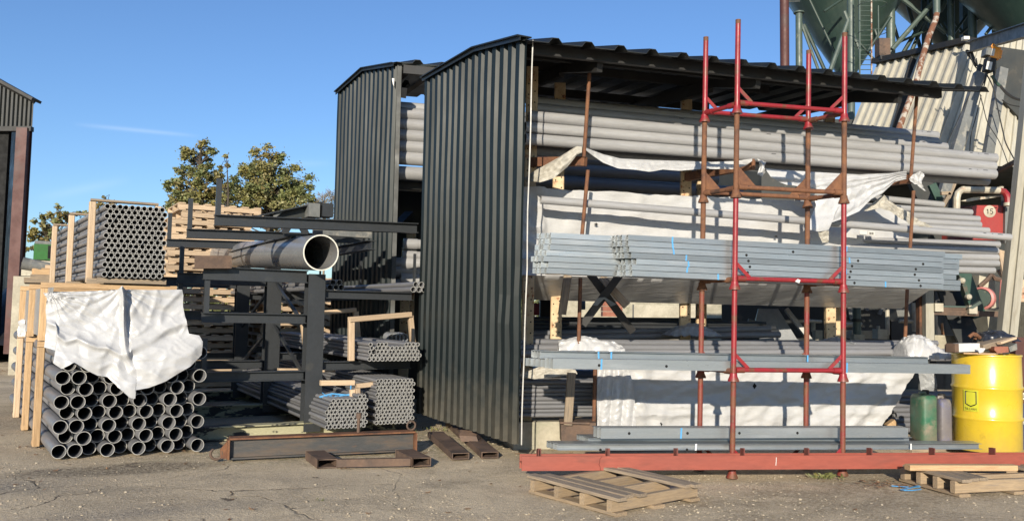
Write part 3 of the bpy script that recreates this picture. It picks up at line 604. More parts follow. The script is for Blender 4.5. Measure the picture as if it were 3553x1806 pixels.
tree('broadleaf_tree', 'wide rounded green tree behind the top arms of the rack', P(930, 760, YT), cr((930, 590, 1.6, 1.0), (960, 650, 2.1, 1.0), (860, 640, 1.6, 1.0), (1010, 670, 1.5, .9), (880, 720, 2.1, .8), (1000, 720, 1.6, .8), (930, 690, 2.2, .9)), 19000, ('leaf_a', 'leaf_b'), .10, .26, 2, nb=170)
tree('young_tree', 'slim yellowing young tree between the two larger trees', P(785, 720, YT-3), cr((783, 585, .5, 1.5), (785, 640, .7, 1.2), (800, 700, 1.0, 1.0)), 1700, ('leaf_b', 'leaf_a'), .12, .1, 3, nb=26)
tree('autumn_bush', 'russet autumn bush showing beside the high pipe bundle', P(200, 800, 40), [tuple(P(u, v, 40))+(r, st) for u, v, r, st in ((205, 740, .65, 1), (160, 790, .9, .9), (240, 780, .9, .8), (130, 830, .8, .8), (205, 800, 1, .8), (290, 735, .45, .8), (110, 850, .6, .8))], 3600, ('leaf_b', 'leaf_a'), .10, .12, 4, nb=60)
tree('autumn_bush', 'sparse brown twigs with a few leaves above the high pipe bundle', P(370, 760, 40), [tuple(P(u, v, 40))+(r, st) for u, v, r, st in ((375, 700, .4, 1), (390, 720, .45, .7), (335, 725, .3, .8))], 420, ('leaf_b',), .10, .08, 5, nb=18)
tree('bare_tree', 'grey leafless tree seen beside the far clad shed', P(1125, 760, 70), [tuple(P(u, v, 70))+(r, st) for u, v, r, st in ((1130, 720, 1.6, 1), (1100, 740, 1.3, 1), (1150, 690, .9, 1))], 1300, ('leaf_b',), .06, .12, 6, twigs=True, nb=60)
tree('bare_tree', 'grey leafless tree glimpsed in the gap between the two sheds', P(1392, 760, 70), [tuple(P(u, v, 70))+(r, st) for u, v, r, st in ((1385, 715, 1.5, 1), (1400, 690, 1.2, 1.2))], 800, ('leaf_b',), .06, .12, 8, twigs=True, nb=40)
random.seed(11)
# ------------------------------------------------------------------ pallets
def pallet(name, label, loc, rz, L=1.2, W=.8, H=.14, decks=None, ns=3, m='timber_pale', m2=None, group=None, bottom=True, wob=0):
    """origin at the centre of the base; stringers along X, deck boards along Y"""
    t = thing(name, label, 'pallet', Vector((0, 0, 0)), group)
    hs = H-.044
    for k in range(ns):
        y = -W/2+.05+(W-.1)*k/(ns-1); MB().cbar(Vector((-L/2, y, .022+hs/2)), Vector((L/2, y, .022+hs/2)), .045 if ns > 3 else .075, hs, c=.004).build('stringer', m2 or m, t)
    decks = decks or [(-L/2+.055+(L-.11)*i/6, .10) for i in range(7)]
    for dk_ in decks:
        x, w_ = dk_[:2]; fr_ = dk_[2] if len(dk_) > 2 else 1
        MB().cbar(Vector((x+wob*U(-.012, .012), -W/2-wob*U(-.03, .03), H-.011)), Vector((x+wob*U(-.012, .012), W*(fr_-.5)+wob*U(-.03, .03), H-.011+wob*U(0, .006))), w_*(1-wob*U(0, .12)), .022, c=.003).build('deck_board', m, t)
    if bottom:
        for x in (-L/2+.06, 0, L/2-.06): MB().cbar(Vector((x, -W/2, .011)), Vector((x, W/2, .011)), .1, .022, c=.003).build('bottom_board', m2 or m, t)
    t.location = loc; t.rotation_euler = (0, 0, rz); LOC[t.name] = Vector((0, 0, 0)); return t
ANG = math.atan2(E[1], E[0])
pb = P(700, 1060, 13.4); pb.z = 0
base = pallet('pallet', 'pale timber pallet in the tall stack behind the rack', pb, ANG, 1.25, 1.05, .118, m='timber_pale', group='pallets in the tall stack')
hp = .1185; N1 = 24
for i in range(1, N1): 
    o = copy_obj(base, pb+Vector((U(-.05, .05), U(-.05, .05), i*hp)), 'pale timber pallet in the tall stack behind the rack', (U(-.006, .006), U(-.006, .006), ANG+U(-.05, .05)))
    if i >= N1-2: o['label'] = ('second pallet from the top of the tall stack', 'topmost timber pallet of the tall stack against the trees')[i-N1+2]; o.location += vec(E)*.12
pb2 = P(1010, 1060, 14.2); pb2.z = 0
for i in range(15): copy_obj(base, pb2+Vector((U(-.05, .05), U(-.05, .05), i*hp)), 'timber pallet in the lower stack seen through the rack', (0, 0, ANG+U(-.04, .04)))['group'] = 'pallets in the lower stack'
pb3 = pb2 + vec(E)*-1.5 + vec(Dv)*.2
for i in range(9): copy_obj(base, pb3+Vector((U(-.05, .05), U(-.05, .05), i*hp)), 'timber pallet in the short stack behind the rack uprights', (0, 0, ANG+U(-.04, .04)))['group'] = 'pallets in the short stack'
# ------------------------------------------------------------------ cantilever rack
a1 = G(1075, 1500, .02); RK = [Vector((a1.x, a1.y, 0)) + vec(Dv)*1.74*k for k in range(3)]
rp = [((p.x, p.y), E) for p in RK]
rack = thing('cantilever_rack', 'black steel cantilever rack with long arms on both sides', 'storage rack', RK[0])
def zat(u, v, pl=rp[0]): return V(u, v, pl).z
ve = vec(E)
def sx(u, v): return (V(u, v, rp[0]) - RK[0]).dot(ve)     # distance along an arm
tipL = sx(690, 1305); tipR = sx(1462, 1030)
zs = dict(low=zat(700, 1307), mid=zat(705, 1100), up=zat(850, 952), rup=zat(1250, 1023), rlow=zat(1200, 1266))
ztop0 = V(744, 763, rp[0]); ztop1 = V(1446, 792, rp[0]); hb = .125
bm_ = []
for k, p in enumerate(RK):
    b = MB(); b.hbeam(p+Z3*.04, p+Z3*(zs['up']+.03), .17, .15, .012, .012, vec(Dv)); b.build('upright', 'black_steel', rack)
    b = MB(); b.hbeam(p-ve*1.22+Z3*.065, p+ve*1.12+Z3*.065, .15, .13, .011, .01); b.build('base_beam', 'base_paint' if 'base_paint' in M else 'black_steel', rack)
    for nm in ('low', 'mid', 'up'):
        z = zs[nm]; x0 = tipL*(1.0 if nm != 'up' else 1.0); h = hb if nm == 'up' else .095
        MB().hbeam(p+ve*x0+Z3*z, p-ve*.086+Z3*z, .10, h, .009, .008).build('arm', 'black_steel', rack)
        if nm != 'up' or k: MB().bar(p+ve*(x0+.04)+Z3*(z+.045), p+ve*(x0+.04)+Z3*(z+.36), .045, .05, vec(Dv)).build('end_stop', 'black_steel', rack)
    for nm in ('rup', 'rlow'):
        z = zs[nm]
        if k == 0 or nm == 'rlow' or True: MB().hbeam(p+ve*.086+Z3*z, p+ve*1.05+Z3*z, .10, .085, .008, .008).build('arm', 'black_steel', rack)
        MB().bar(p+ve*1.075+Z3*(z+.04), p+ve*1.075+Z3*(z+(.46 if nm == 'rup' else .38)), .022, .03, vec(Dv)).build('end_stop', 'black_steel', rack)
    # long top arm with its stops; the head carries short struts
    za = ztop0.z; xl = (ztop0-RK[0]).dot(ve); xr = (ztop1-RK[0]).dot(ve)
    MB().hbeam(p+ve*xl+Z3*za, p+ve*xr+Z3*(ztop1.z), .10, .105, .009, .008).build('top_arm', 'black_steel', rack)
    MB().bar(p+ve*(xl+.03)+Z3*(za+.05), p+ve*(xl+.03)+Z3*(za+.40), .045, .05, vec(Dv)).build('end_stop', 'black_steel', rack)
    if k: MB().hbeam(p+Z3*(zs['up']+.06), p+Z3*(za-.055), .14, .12, .011, .011, vec(Dv)).build('upright', 'black_steel', rack)
MB().hbeam(RK[0]+ve*.62+Z3*(ztop0.z-.14)+vec(Dv)*.1, RK[2]+ve*.62+Z3*(ztop0.z-.14), .1, .1, .009, .008).build('tie_beam', 'black_steel', rack)
MB().hbeam(RK[0]-ve*.15+Z3*(ztop0.z-.12)+vec(Dv)*.4, RK[2]-ve*.15+Z3*(ztop0.z-.12), .1, .1, .009, .008).build('tie_beam', 'black_steel', rack)
for zz in (.5, 1.0): MB().bar(RK[0]+vec(Dv)*.1+Z3*zz, RK[1]-vec(Dv)*.1+Z3*(zz+.55), .03, .03).build('brace', 'black_steel', rack); MB().bar(RK[1]+vec(Dv)*.1+Z3*(zz+.5), RK[2]-vec(Dv)*.1+Z3*zz, .03, .03).build('brace', 'black_steel', rack)
MB().bar(RK[0]+vec(Dv)*.09+Z3*.2, RK[2]+Z3*.2, .06, .06).build('brace', 'black_steel', rack)
# dark steel frames lying on the top arms
def zt(u, v, L): return V(u, v, shift(rp[0], Dv, L))
fr = thing('steel_bracket_frame', 'dark steel bracket frame with end plates lying on the top arms', 'steel frame', zt(1040, 760, .9))
b = MB(); b.prism([zt(905, 752, .9), zt(1105, 702, .9), zt(1108, 755, .9)], vec(Dv)*.04); b.build('web_plate', 'dark_machine', fr)
b = MB(); b.bar(zt(890, 750, .86), zt(1120, 701, .86), .14, .012); b.build('flange', 'black_steel', fr)
for u in (1068, 1115): MB().box(zt(u+14, 731, .84), ve*.062, vec(Dv)*.10, Z3*.075).build('end_plate', 'steel_grey' if u < 1100 else 'black_steel', fr)
MB().bar(zt(1103, 704, .82), zt(1103, 757, .82), .035, .04, vec(Dv)).build('post', 'black_steel', fr)
MB().bar(zt(950, 752, .84), zt(982, 728, .84), .02, .03).build('strut', 'steel_grey', fr)
fr = thing('steel_bracket_frame', 'dark steel trestle hanging below the top arms above the big pipe', 'steel frame', zt(1010, 800, .5))
for u0, v0, u1, v1 in ((985, 812, 1000, 785), (1062, 812, 1048, 786)): MB().bar(zt(u0, v0, .4), zt(u1, v1, .4), .07, .03, vec(Dv)).build('leg', 'black_steel', fr)
MB().bar(zt(985, 813, .4), zt(1066, 813, .4), .05, .03).build('foot_bar', 'black_steel', fr)
MB().box(zt(1072+30, 801, .3), ve*.05, vec(Dv)*.02, Z3*.04).build('plate', 'steel_grey', fr)
MB().box(zt(1190, 809, .6), ve*.32, vec(Dv)*.03, Z3*.035).build('side_rail', 'steel_grey', fr)
# ------------------------------------------------------------------ big pipe
c0 = P(1114, 876, 8.05); rb = .174
big = thing('large_pipe', 'very large grey plastic pipe with white cut rim lying across the rack arms', 'pipe', c0-Z3*rb)
axb = (P(757, 886, 13.3)-c0).normalized()
MB().hollow(c0+axb*.004, c0+axb*5.75, rb, rb-.011, 48, 0, 0, 0).build('barrel', 'pipe_big', big, smooth=40)
MB().hollow(c0, c0+axb*.0035, rb+.0005, rb-.0115, 48).build('rim', 'pipe_rim', big, smooth=40)
MB().hollow(c0+axb*5.751, c0+axb*5.78, rb+.0005, rb-.0145, 40).build('rim', 'pipe_rim', big, smooth=40)
b = MB(); p, q = zt(672, 924, -.06), zt(800, 924, -.06)
b.profile(p, q, [(-.08, -.02), (.06, -.02), (.06, .1), (-.15, .1), (-.15, .088), (.048, .088), (.048, -.008), (-.08, -.008)]); tag(b.build('angle_iron', 'rust_dark'), 'rusty brown angle iron lying in front of the large pipe', 'steel profile')
# ------------------------------------------------------------------ pipe bundles on the right arms of the rack
FN = shift(rp[0], Dv, -.42)
def bundle(u0, v0, rows, cols, r, L, label, group, plane, skip=(), n=10, shade=1, zb=None, proto=None):
    o = V(u0, v0, plane); z0 = o.z if zb is None else zb; pts = []
    for k in range(rows):
        for c in range(cols):
            if (k, c) in skip: continue
            pts.append(Vector((o.x, o.y, 0))+ve*((c+(.5 if k % 2 else 0))*2.03*r)+Z3*(z0+r+k*2*r*.875))
    pm = proto or pipe_mesh('conduit', r*.98, r*.76, L, n=n); pipes(pm, pts, Dv, label, 'conduit', group, jit=.012)
bundle(1283, 1253, 5, 13, .0208, 3.6, 'thin grey pipe in the flat bundle on the middle right arm', 'thin pipes on the middle right arm', FN, skip={(4, 1), (4, 5), (4, 6), (4, 7), (4, 8), (2, 1), (3, 12)}, n=12)
sk = {(8, 0), (8, 1), (7, 0), (6, 0), (8, 2), (8, 3), (8, 4), (8, 5), (8, 6), (8, 7)}
bundle(1133, 1507, 9, 10, .0195, 4.2, 'thin grey pipe in the low rounded bundle beside the rack upright', 'thin pipes in the low rounded bundle', shift(rp[0], Dv, -.62), skip=sk, n=12, zb=.135)
bundle(1306, 1502, 13, 10, .0193, 4.0, 'thin grey pipe in the tall square bundle by the near clad shed', 'thin pipes in the tall square bundle', shift(rp[0], Dv, -.5), n=12, zb=.135)
for (u, v, lb, gp, L) in ((1424, 1010, 'medium grey pipe in the group of five at the outer end of the right arm', 'five pipes at the arm end', -.1), (1136, 1004, 'medium grey pipe in the shaded group of five beside the upright', 'five pipes beside the upright', .1)):
    o = V(u, v, shift(rp[0], Dv, L)); r = .0305; z0 = zs['rup']+.043
    pts = [Vector((o.x, o.y, 0))+ve*(2.05*r*c+r)+Z3*(z0+r) for c in range(3)]+[Vector((o.x, o.y, 0))+ve*(2.05*r*(c+.5)+r)+Z3*(z0+r+1.75*r) for c in range(2)]
    pipes(pipe_mesh('medium_pipe', r*.98, r*.86, 5.0, n=16), pts, Dv, lb, 'medium pipe', gp)
# another thin bundle further left behind the upright
o = V(985, 1480, shift(rp[0], Dv, 1.9)); b = MB()
for k in range(7):
    for c in range(9): q = Vector((o.x, o.y, 0))+ve*((c+(.5 if k % 2 else 0))*.04)+Z3*(.135+.0195+k*.034)+vec(Dv)*U(-.02, .02); b.hollow(q, q+vec(Dv)*2.4, .019, .015, 8)
tag(b.build('conduit_stock', 'pipe_grey', smooth=40), 'shaded stock of thin grey pipes behind the front upright', 'conduit', kind='stuff')
# timber spacers and frames on the bundles
def tb(name, u0, v0, u1, v1, L, w_, h, label, m='timber_pale', cat='timber', up=Z3, L1=None):
    a = zt(u0, v0, L); b_ = zt(u1, v1, L if L1 is None else L1); tag(MB().cbar(a, b_, w_, h, up, c=.004).build(name, m), label, cat)
tb('timber_batten', 1112, 1327, 1228, 1326, -.30, .06, .05, 'pale timber batten across the low rounded bundle')
tb('timber_batten', 1236, 1338, 1392, 1320, -.32, .06, .045, 'pale timber batten across the tall square bundle')
tb('timber_block', 1222, 1350, 1222, 1376, -.4, .045, .05, 'short upright timber block with blue string between two bundles', up=vec(Dv))
tb('timber_block', 1240, 1345, 1242, 1382, -.42, .045, .05, 'second upright timber block between two bundles', up=vec(Dv))
tb('timber_batten', 965, 1282, 1160, 1284, .6, .08, .035, 'long pale batten under the middle right arm')
b = MB(); a = zt(1108, 1376, -.3); c = zt(1215, 1370, -.38); d = zt(1218, 1336, -.38)
b.path([a, a.lerp(c, .4)+Z3*.025, c, d], .008, 6); b.path([a, a.lerp(c, .5)-Z3*.006, c+Z3*.01], .007, 6)
for i in range(5): q = a.lerp(c, .2+.1*i)+Z3*.015; b.path([q, q+Vector((U(-.04, .04), -.02, U(-.03, .05)))], .004, 4)
tag(b.build('string', 'tape_blue'), 'frayed blue string tied round the low pipe bundle', 'string')
tf = thing('timber_trestle', 'pale timber frame standing over the flat pipe bundle on the middle arm', 'trestle', zt(1220, 1250, -.1))
a = zt(1218, 1250, -.12); a2 = zt(1219, 1112, -.12); c = zt(1433, 1195, .05); c2 = zt(1424, 1094, .05)
MB().cbar(a, a2, .06, .06, vec(Dv)).build('upright', 'timber_pale', tf); MB().cbar(c, c2, .055, .055, vec(Dv)).build('upright', 'timber_pale', tf)
MB().cbar(zt(1212, 1108, -.14), zt(1424, 1090, .03), .06, .055).build('top_rail', 'timber_pale', tf)
tf = thing('timber_trestle', 'second timber frame further back over the flat pipe bundle', 'trestle', zt(1230, 1150, 1.2))
MB().cbar(zt(1120, 1084, 1.2), zt(1234, 1074, 1.2), .07, .05).build('top_rail', 'timber_pale', tf); MB().cbar(zt(1234, 1080, 1.2), zt(1242, 1170, 1.2), .06, .06, vec(Dv)).build('upright', 'timber_pale', tf)
tb('timber_batten', 1052, 1125, 1062, 1210, 1.0, .06, .05, 'leaning batten beside the front upright', up=vec(Dv))
# odd fittings on the arm behind the frame
b = MB()
for i in range(4): c = zt(1362+i*13, 1172, .55); b.hollow(c, c+vec(Dv)*.16+Z3*.01, .055, .046, 14)
tag(b.build('pipe_sockets', 'film_grey'), 'pale loose pipe sockets lying behind the timber frame', 'pipe fitting')
# ------------------------------------------------------------------ rusty steel on the ground
lb_ = thing('lifting_beam', 'rusty black lifting beam with a hook lying in front of the rack', 'lifting beam', G(1100, 1600))
y0, y1 = G(795, 1590, .02), G(1432, 1560, .02); hL = .172
dl = (y1-y0).normalized(); nb_ = Vector((-dl.y, dl.x, 0))
b = MB(); m_ = .1
b.bar(y0+Z3*hL/2, y1+Z3*hL/2, .012, hL-.022); b.build('web', 'web_steel', lb_)
b = MB(); b.bar(y0+Z3*(hL-.006)-dl*.004, y1+Z3*(hL-.006)+dl*.004, .13, .013); b.build('top_flange', 'rust', lb_)
b = MB(); b.bar(y0+Z3*.004, y1+Z3*.004, .07, .012); b.build('bottom_flange', 'web_steel', lb_)
for e_, s_ in ((y0, -1), (y1, 1)): MB().bar(e_+dl*s_*.012+Z3*.002, e_+dl*s_*.012+Z3*(hL-.014), .13, .016, dl).build('end_plate', 'rust', lb_)
h0 = y0-dl*.022+Z3*.10
MB().prism([h0-nb_*.012+q for q in (Vector((0, 0, .04)), -dl*.05+Z3*-.02, -dl*.045+Z3*-.09, dl*.01+Z3*-.1)], nb_*.024).build('hook_plate', 'rust', lb_)
hc = y0-dl*.10+Z3*.045
b = MB(); b.path([hc+dl*math.cos(q)*.045+Z3*math.sin(q)*.045 for q in [math.radians(x) for x in range(120, 391, 18)]], [.006]+[.011]*12+[.014]*3, 8); b.build('hook', 'rust_dark', lb_)
c = y0.lerp(y1, .685); MB().tube(c+nb_*.02+Z3*hL, c+nb_*.02+Z3*(hL+.14), .014).build('pin', 'rust_dark', lb_)
MB().tube(c+nb_*.02+Z3*(hL+.12), c+nb_*.02+Z3*(hL+.165), .024).build('pin_head', 'rust_dark', lb_)
b = MB(); c = y1-dl*.02+Z3*(hL+.045); b.path([c+dl*math.cos(q)*.038+Z3*math.sin(q)*.038 for q in [math.radians(x) for x in range(0, 361, 24)]], .009, 8); b.build('ring', 'rust_dark', lb_)
fk = thing('fork_pocket_frame', 'rusty brown frame with two open fork pockets lying on the gravel', 'steel frame', G(1280, 1615))
def pocket(c, dx, dy, L, W, H, t=.008):
    b = MB(); b.profile(c, c+dy*L, [(-W/2, 0), (W/2, 0), (W/2, H), (-W/2, H)], caps=False)
    b.profile(c+dy*.001, c+dy*(L-.001), [(-W/2+t, t), (-W/2+t, H-t), (W/2-t, H-t), (W/2-t, t)], caps=False)
    for q in (0, L):
        vs = [c+dy*q+dx*x+Z3*z for x, z in ((-W/2, 0), (W/2, 0), (W/2, H), (-W/2, H), (-W/2+t, t), (W/2-t, t), (W/2-t, H-t), (-W/2+t, H-t))]; b.add(vs, [(0, 1, 5, 4), (1, 2, 6, 5), (2, 3, 7, 6), (3, 0, 4, 7)])
    return b
c1, c2 = G(1135, 1622, .005), G(1462, 1616, .005); dk = (c2-c1).normalized(); dn_ = (vec(Dv)*.8+Vector((-.1, .3, 0))).normalized()
pocket(c1, dk, dn_, .42, .155, .07).build('fork_pocket', 'rust_dark', fk); pocket(c2, dk, dn_, .42, .155, .07).build('fork_pocket', 'rust_dark', fk)
MB().bar(c1+dk*.083+dn_*.02+Z3*.035, c2-dk*.083+dn_*.02+Z3*.035, .05, .06).build('crossbar', 'rust_dark', fk)
for i, (u0, v0, u1, v1, lb) in enumerate(((1588, 1592, 1510, 1515, 'rusty steel fork sleeve lying flat at the left before the near clad shed'), (1690, 1588, 1570, 1475, 'rusty steel fork sleeve reaching under the near clad panel'))):
    a, c = G(u0+10, v0, .005), G(u1, v1, .03); dy = (c-a); L = dy.length; dy /= L; dx = Vector((dy.y, -dy.x, 0)).normalized()
    o = pocket(a, dx, dy, L, .15, .055).build('fork_sleeve', 'rust_dark'); tag(o, lb, 'fork sleeve')
b = MB(); c = G(1600, 1530, .06); b.prism([c, c+Vector((.03, .22, .0)), c+Vector((.0, .22, .05)), c+Vector((-.02, .12, .09)), c+Vector((-.02, .02, .05))], Vector((.16, -.02, 0)))
tag(b.build('steel_lug', 'rust_dark'), 'rusty steel lug lying on the fork sleeves', 'steel lug')
# ------------------------------------------------------------------ the two clad sheds
g2 = vec(G2)
def trap(n, pitch, depth, rib, slope):       # breakpoints of a trapezoid sheet: (distance, offset)
    o = []
    for k in range(n):
        x = k*pitch; o += [(x, 0), (x+pitch-rib-2*slope, 0), (x+pitch-rib-slope, depth), (x+pitch-slope, depth)]
    o.append((n*pitch, 0)); return o
def side_panel(shed, pr_, pk, pl_, n, zb0, zb1, tops, dn=1):
    """pr_: near lower corner (x, y); pl_: far lower corner; tops: [(fraction, z)]"""
    a = Vector((pr_[0], pr_[1], 0)); c = Vector((pl_[0], pl_[1], 0)); t = c-a; L = t.length; t /= L; nn = Vector((-t.y, t.x, 0))   # nn points left/front
    if nn.x > 0: nn = -nn
    prof = trap(n, L/n, .036, .075, .022); rows = []; fr = sorted(set([0, .25, .5, .75, 1]))
    def ztop(s):
        for (s0, z0), (s1, z1) in zip(tops, tops[1:]):
            if s <= s1+1e-6: return z0+(z1-z0)*(s-s0)/(s1-s0)
        return tops[-1][1]
    NV = 14
    for j in range(NV+1):
        row = []
        for x, o in prof:
            s = x/L; z = (zb0+(zb1-zb0)*s)*(1-j/NV)+ztop(s)*j/NV
            dent = .010*noise.noise(Vector((s*5, z*.9, 3)))*(1 if j else 2.0)
            if s < .2 and z < 1.6: dent += .018*noise.noise(Vector((s*14, z*3.1, 8)))
            row.append(a+t*x+nn*(o+dent)+Z3*z)
        rows.append(row)
    b = MB().grid(rows); b.build('side_panel', 'clad_dark', shed, recalc=False, smooth=0)
    b = MB()
    for (s0, z0), (s1, z1) in zip(tops, tops[1:]):
        b.bar(a+t*L*s0+Z3*(z0+.006)+nn*.02, a+t*L*s1+Z3*(z1+.006)+nn*.02, .14, .012); b.bar(a+t*L*s0+Z3*(z0-.012)+nn*.06, a+t*L*s1+Z3*(z1-.012)+nn*.06, .01, .045)
    b.build('verge_trim', 'clad_black', shed)
    return a, t, nn, L
def roof(shed, st, e, n, pitch, mat='clad_black', ribh=.045, col=None):
    """st: stations [(point at the left end)] front to back; e: along the eave; ribs run front to back"""
    rows = []
    for p in st:
        row = []
        for k in range(n):
            for x, o in ((0, 0), (pitch*.58, 0), (pitch*.70, ribh), (pitch*.88, ribh)): row.append(p+e*(k*pitch+x)+Z3*o)
        row.append(p+e*(n*pitch)); rows.append(row)
    lo = [[v-Z3*.006 for v in r] for r in rows]
    b = MB().grid(rows); b.grid(lo)
    for k in range(len(rows[0])-1): b.add([rows[0][k], rows[0][k+1], lo[0][k+1], lo[0][k]], [(0, 1, 2, 3)])
    b.build('roof_sheet', mat, shed, recalc=False, smooth=0)
# near shed ------------------------------------------------------------
nr0 = V(1768, 1541, ((0, 6.95), (1, 0))); 
ns = thing('clad_shed', 'nearer anthracite clad pipe shed with white edged side panel and rusty arms', 'shed', Vector((1.2, 8.3, 0)))
pn0 = (P(1800, 1540, 6.97).x, 6.97); pn1 = (P(1452, 1428, 9.05).x, 9.05)
zk = lambda u, v, Y: P(u, v, Y).z
sK = .41; YK = 6.97+(9.05-6.97)*sK
side_panel(ns, pn0, None, pn1, 15, zk(1766, 1541, 6.97), zk(1450, 1430, 9.05), [(0, zk(1838, 130, 6.97)), (sK, zk(1622, 170, YK)), (1, zk(1465, 274, 9.05))])
# the panel leans a little: white folded edge on its near side
b = MB(); et = P(1840, 140, 6.95); eb = P(1767, 1541, 6.95)
pts = [et.lerp(Vector((pn0[0], pn0[1]-.02, eb.z)), s)+Vector((.012*noise.noise(Vector((s*6, 1, 1))), 0, 0)) for s in [i/14 for i in range(15)]]
for p, q in zip(pts, pts[1:]): b.bar(p+Vector((.022, 0, 0)), q+Vector((.022, 0, 0)), .010, .016, Y3)
b.build('edge_trim', 'trim_white', ns)
E0 = Vector((pn0[0]+.02, pn0[1]-.12, zk(1840, 146, 6.9))); Eend = P(3432, 318, 8.15)
ev = (Eend-E0); eL = ev.length; ev = ev/eL
dl_ = Vector((pn1[0]-pn0[0], pn1[1]-pn0[1], 0)); 
roof(ns, [E0, E0+dl_*sK+Z3*.24, E0+dl_*1.05+Z3*.28], ev, 16, eL/16)
for s, dz in ((.10, .0), (.3, -.06+.17), (.55, .18), (.97, .2)):
    p = E0+dl_*s+Z3*dz; b = MB(); b.bar(p+ev*.15, p+ev*(eL*(.93 if s <= .1 else .8 if s < .4 else .7)), .05, .09); b.build('purlin', 'dark_steel', ns)
for k in range(3):
    p = E0+ev*(.8+1.6*k); b = MB(); b.bar(p+dl_*.12-Z3*.07, p+dl_*sK+Z3*.09, .06, .1); b.bar(p+dl_*sK+Z3*.06, p+dl_*1.0+Z3*.12, .06, .12); b.build('rafter', 'dark_steel', ns)
S0 = ((.1, 7.45), G2)                    # plane of the arm tips
posts = [P(1830, 1130, 7.95), P(2376, 1130, 9.05), P(2880, 1130, 9.5)]
def perf_post(c, zt_, k):
    c = Vector((c.x, c.y, 0)); b = MB(); b.cbar(c, c+Z3*zt_, .115, .075, Y3, c=.008); o = b.build('post', 'post_perf', ns)
    h = MB()
    z = .3
    while z < zt_-.1:
        for x in (-.03, .03): h.lathe(c+Vector((x, -.0385, z+(.03 if x > 0 else 0))), [(.0075, 0), (.0075, .0025)], 8, ax=-Y3, sx=X3)
        for y in (.0,): h.lathe(c+Vector((-.0585, y, z)), [(.0075, 0), (.0075, .0025)], 8, ax=-X3, sx=Y3)
        z += .105
    h.build("bolt_hole", "hole_dark", o)
for k, c in enumerate(posts):
    perf_post(c, 3.62, k); perf_post(c+Vector((.30, .55, 0)), 3.62, k)
lev = [2.62, 1.33, .80]
tips = []
for k, (u, v) in enumerate(((2032, 560), (2612, 572), (3163, 620))):
    tp_ = V(u, v, S0); tips.append(tp_)
    for j, z in enumerate((tp_.z, 1.43, .80)):
        if j == 1: continue
        a = Vector((tp_.x, tp_.y, z)) if j != 1 else Vector((tp_.x, tp_.y+.55, 1.36)); c = Vector((posts[k].x, posts[k].y-.05, z+.04)); b = MB(); b.bar(a, c, .06, .085); b.build('arm', 'rust', ns)
for k, lst in enumerate((((2048, 212, 2026, 545), (2040, 590, 2018, 830), (2014, 963, 2007, 1218), (2065, 1277, 2060, 1500)), ((2612, 552, 2614, 588),), ((3181, 331, 3160, 622), (3170, 662, 3158, 860), (3148, 1000, 3141, 1168)))):
    for (u0, v0, u1, v1) in lst: b = MB(); sp_ = shift(S0, (-.0, -1), .02); b.tube(V(u0, v0, sp_), V(u1, v1, sp_), .0175, n=10); b.build('end_stop', 'rust', ns)
xb = thing('cross_brace', 'black steel cross brace between the shed posts', 'brace', P(2110, 1110, 7.7))
MB().bar(P(2048, 950, 7.66), P(2195, 1150, 7.9), .07, .03, Y3).build('bar', 'dark_steel', xb); MB().bar(P(2152, 950, 7.62), P(2022, 1125, 7.7), .07, .03, Y3).build('bar', 'dark_steel', xb)
MB().prism([P(2075, 1032, 7.58), P(2098, 1030, 7.58), P(2140, 1055, 7.58), P(2120, 1062, 7.58), P(2096, 1036, 7.58), P(2072, 1060, 7.58), P(2055, 1058, 7.58)], Vector((0, .02, 0))).build('gusset', 'steel_grey', xb)
for (u0, v0, u1, v1, Y, lb) in ((1970, 955, 1950, 1090, 7.7, 'brown timber prop hanging behind the galvanised channels'), (2085, 960, 2175, 1060, 7.74, 'slanting brown timber prop behind the cross brace')):
    tag(MB().cbar(P(u0, v0, Y), P(u1, v1, Y), .075, .05, Y3).build('timber_prop', 'timber_grey'), lb, 'timber')
b = MB(); p = P(1792, 1015, 8.9); b.bar(Vector((p.x, p.y, 0)), Vector((p.x, p.y, 1.42)), .06, .05, Y3); tag(b.build('timber_stud', 'timber_pale'), 'pale timber stud beside the first shed post', 'timber')
# far shed -------------------------------------------------------------
fs = thing('clad_shed', 'farther and taller anthracite clad pipe shed behind the steel rack', 'shed', Vector((-.6, 10.8, 0)))
YF0, YF1 = 9.75, 11.7; f0 = (P(1362, 900, YF0).x, YF0); f1 = (P(1160, 900, YF1).x, YF1)
side_panel(fs, f0, None, f1, 14, .12, .12, [(0, zk(1358, 222, YF0)), (.5, zk(1250, 240, (YF0+YF1)/2)), (1, zk(1162, 322, YF1))])
a = Vector((f0[0]+.02, f0[1]-.012, 0)); MB().bar(a+Z3*.15, a+Z3*zk(1358, 224, YF0), .05, .012, Y3).build('edge_trim', 'dark_machine', fs)
a = P(1366, 280, YF0-.02); MB().prism([P(1360, 272, YF0-.03), P(1368, 272, YF0-.03), P(1367, 300, YF0-.03), P(1363, 292, YF0-.03)], Vector((0, .004, 0))).build('edge_flap', 'trim_white', fs)
e0f = Vector((f0[0], f0[1]-.1, zk(1362, 225, YF0)+.01)); dlf = Vector((f1[0]-f0[0], f1[1]-f0[1], 0))
roof(fs, [e0f, e0f+dlf*.5+Z3*.22, e0f+dlf*1.0+Z3*.16], g2, 14, .31)
MB().bar(e0f+g2*.1-Z3*.07+dlf*.03, e0f+g2*4.2-Z3*.07+dlf*.03, .06, .10).build('purlin', 'dark_steel', fs)
MB().bar(e0f+g2*.12-Z3*.35+dlf*.03, e0f+g2*.1-Z3*.05+dlf*.5, .06, .12).build('rafter', 'dark_steel', fs)
MB().bar(e0f+g2*.3-Z3*.12+dlf*.2, e0f+g2*.12-Z3*.5+dlf*.45, .05, .08).build('rafter', 'dark_steel', fs)
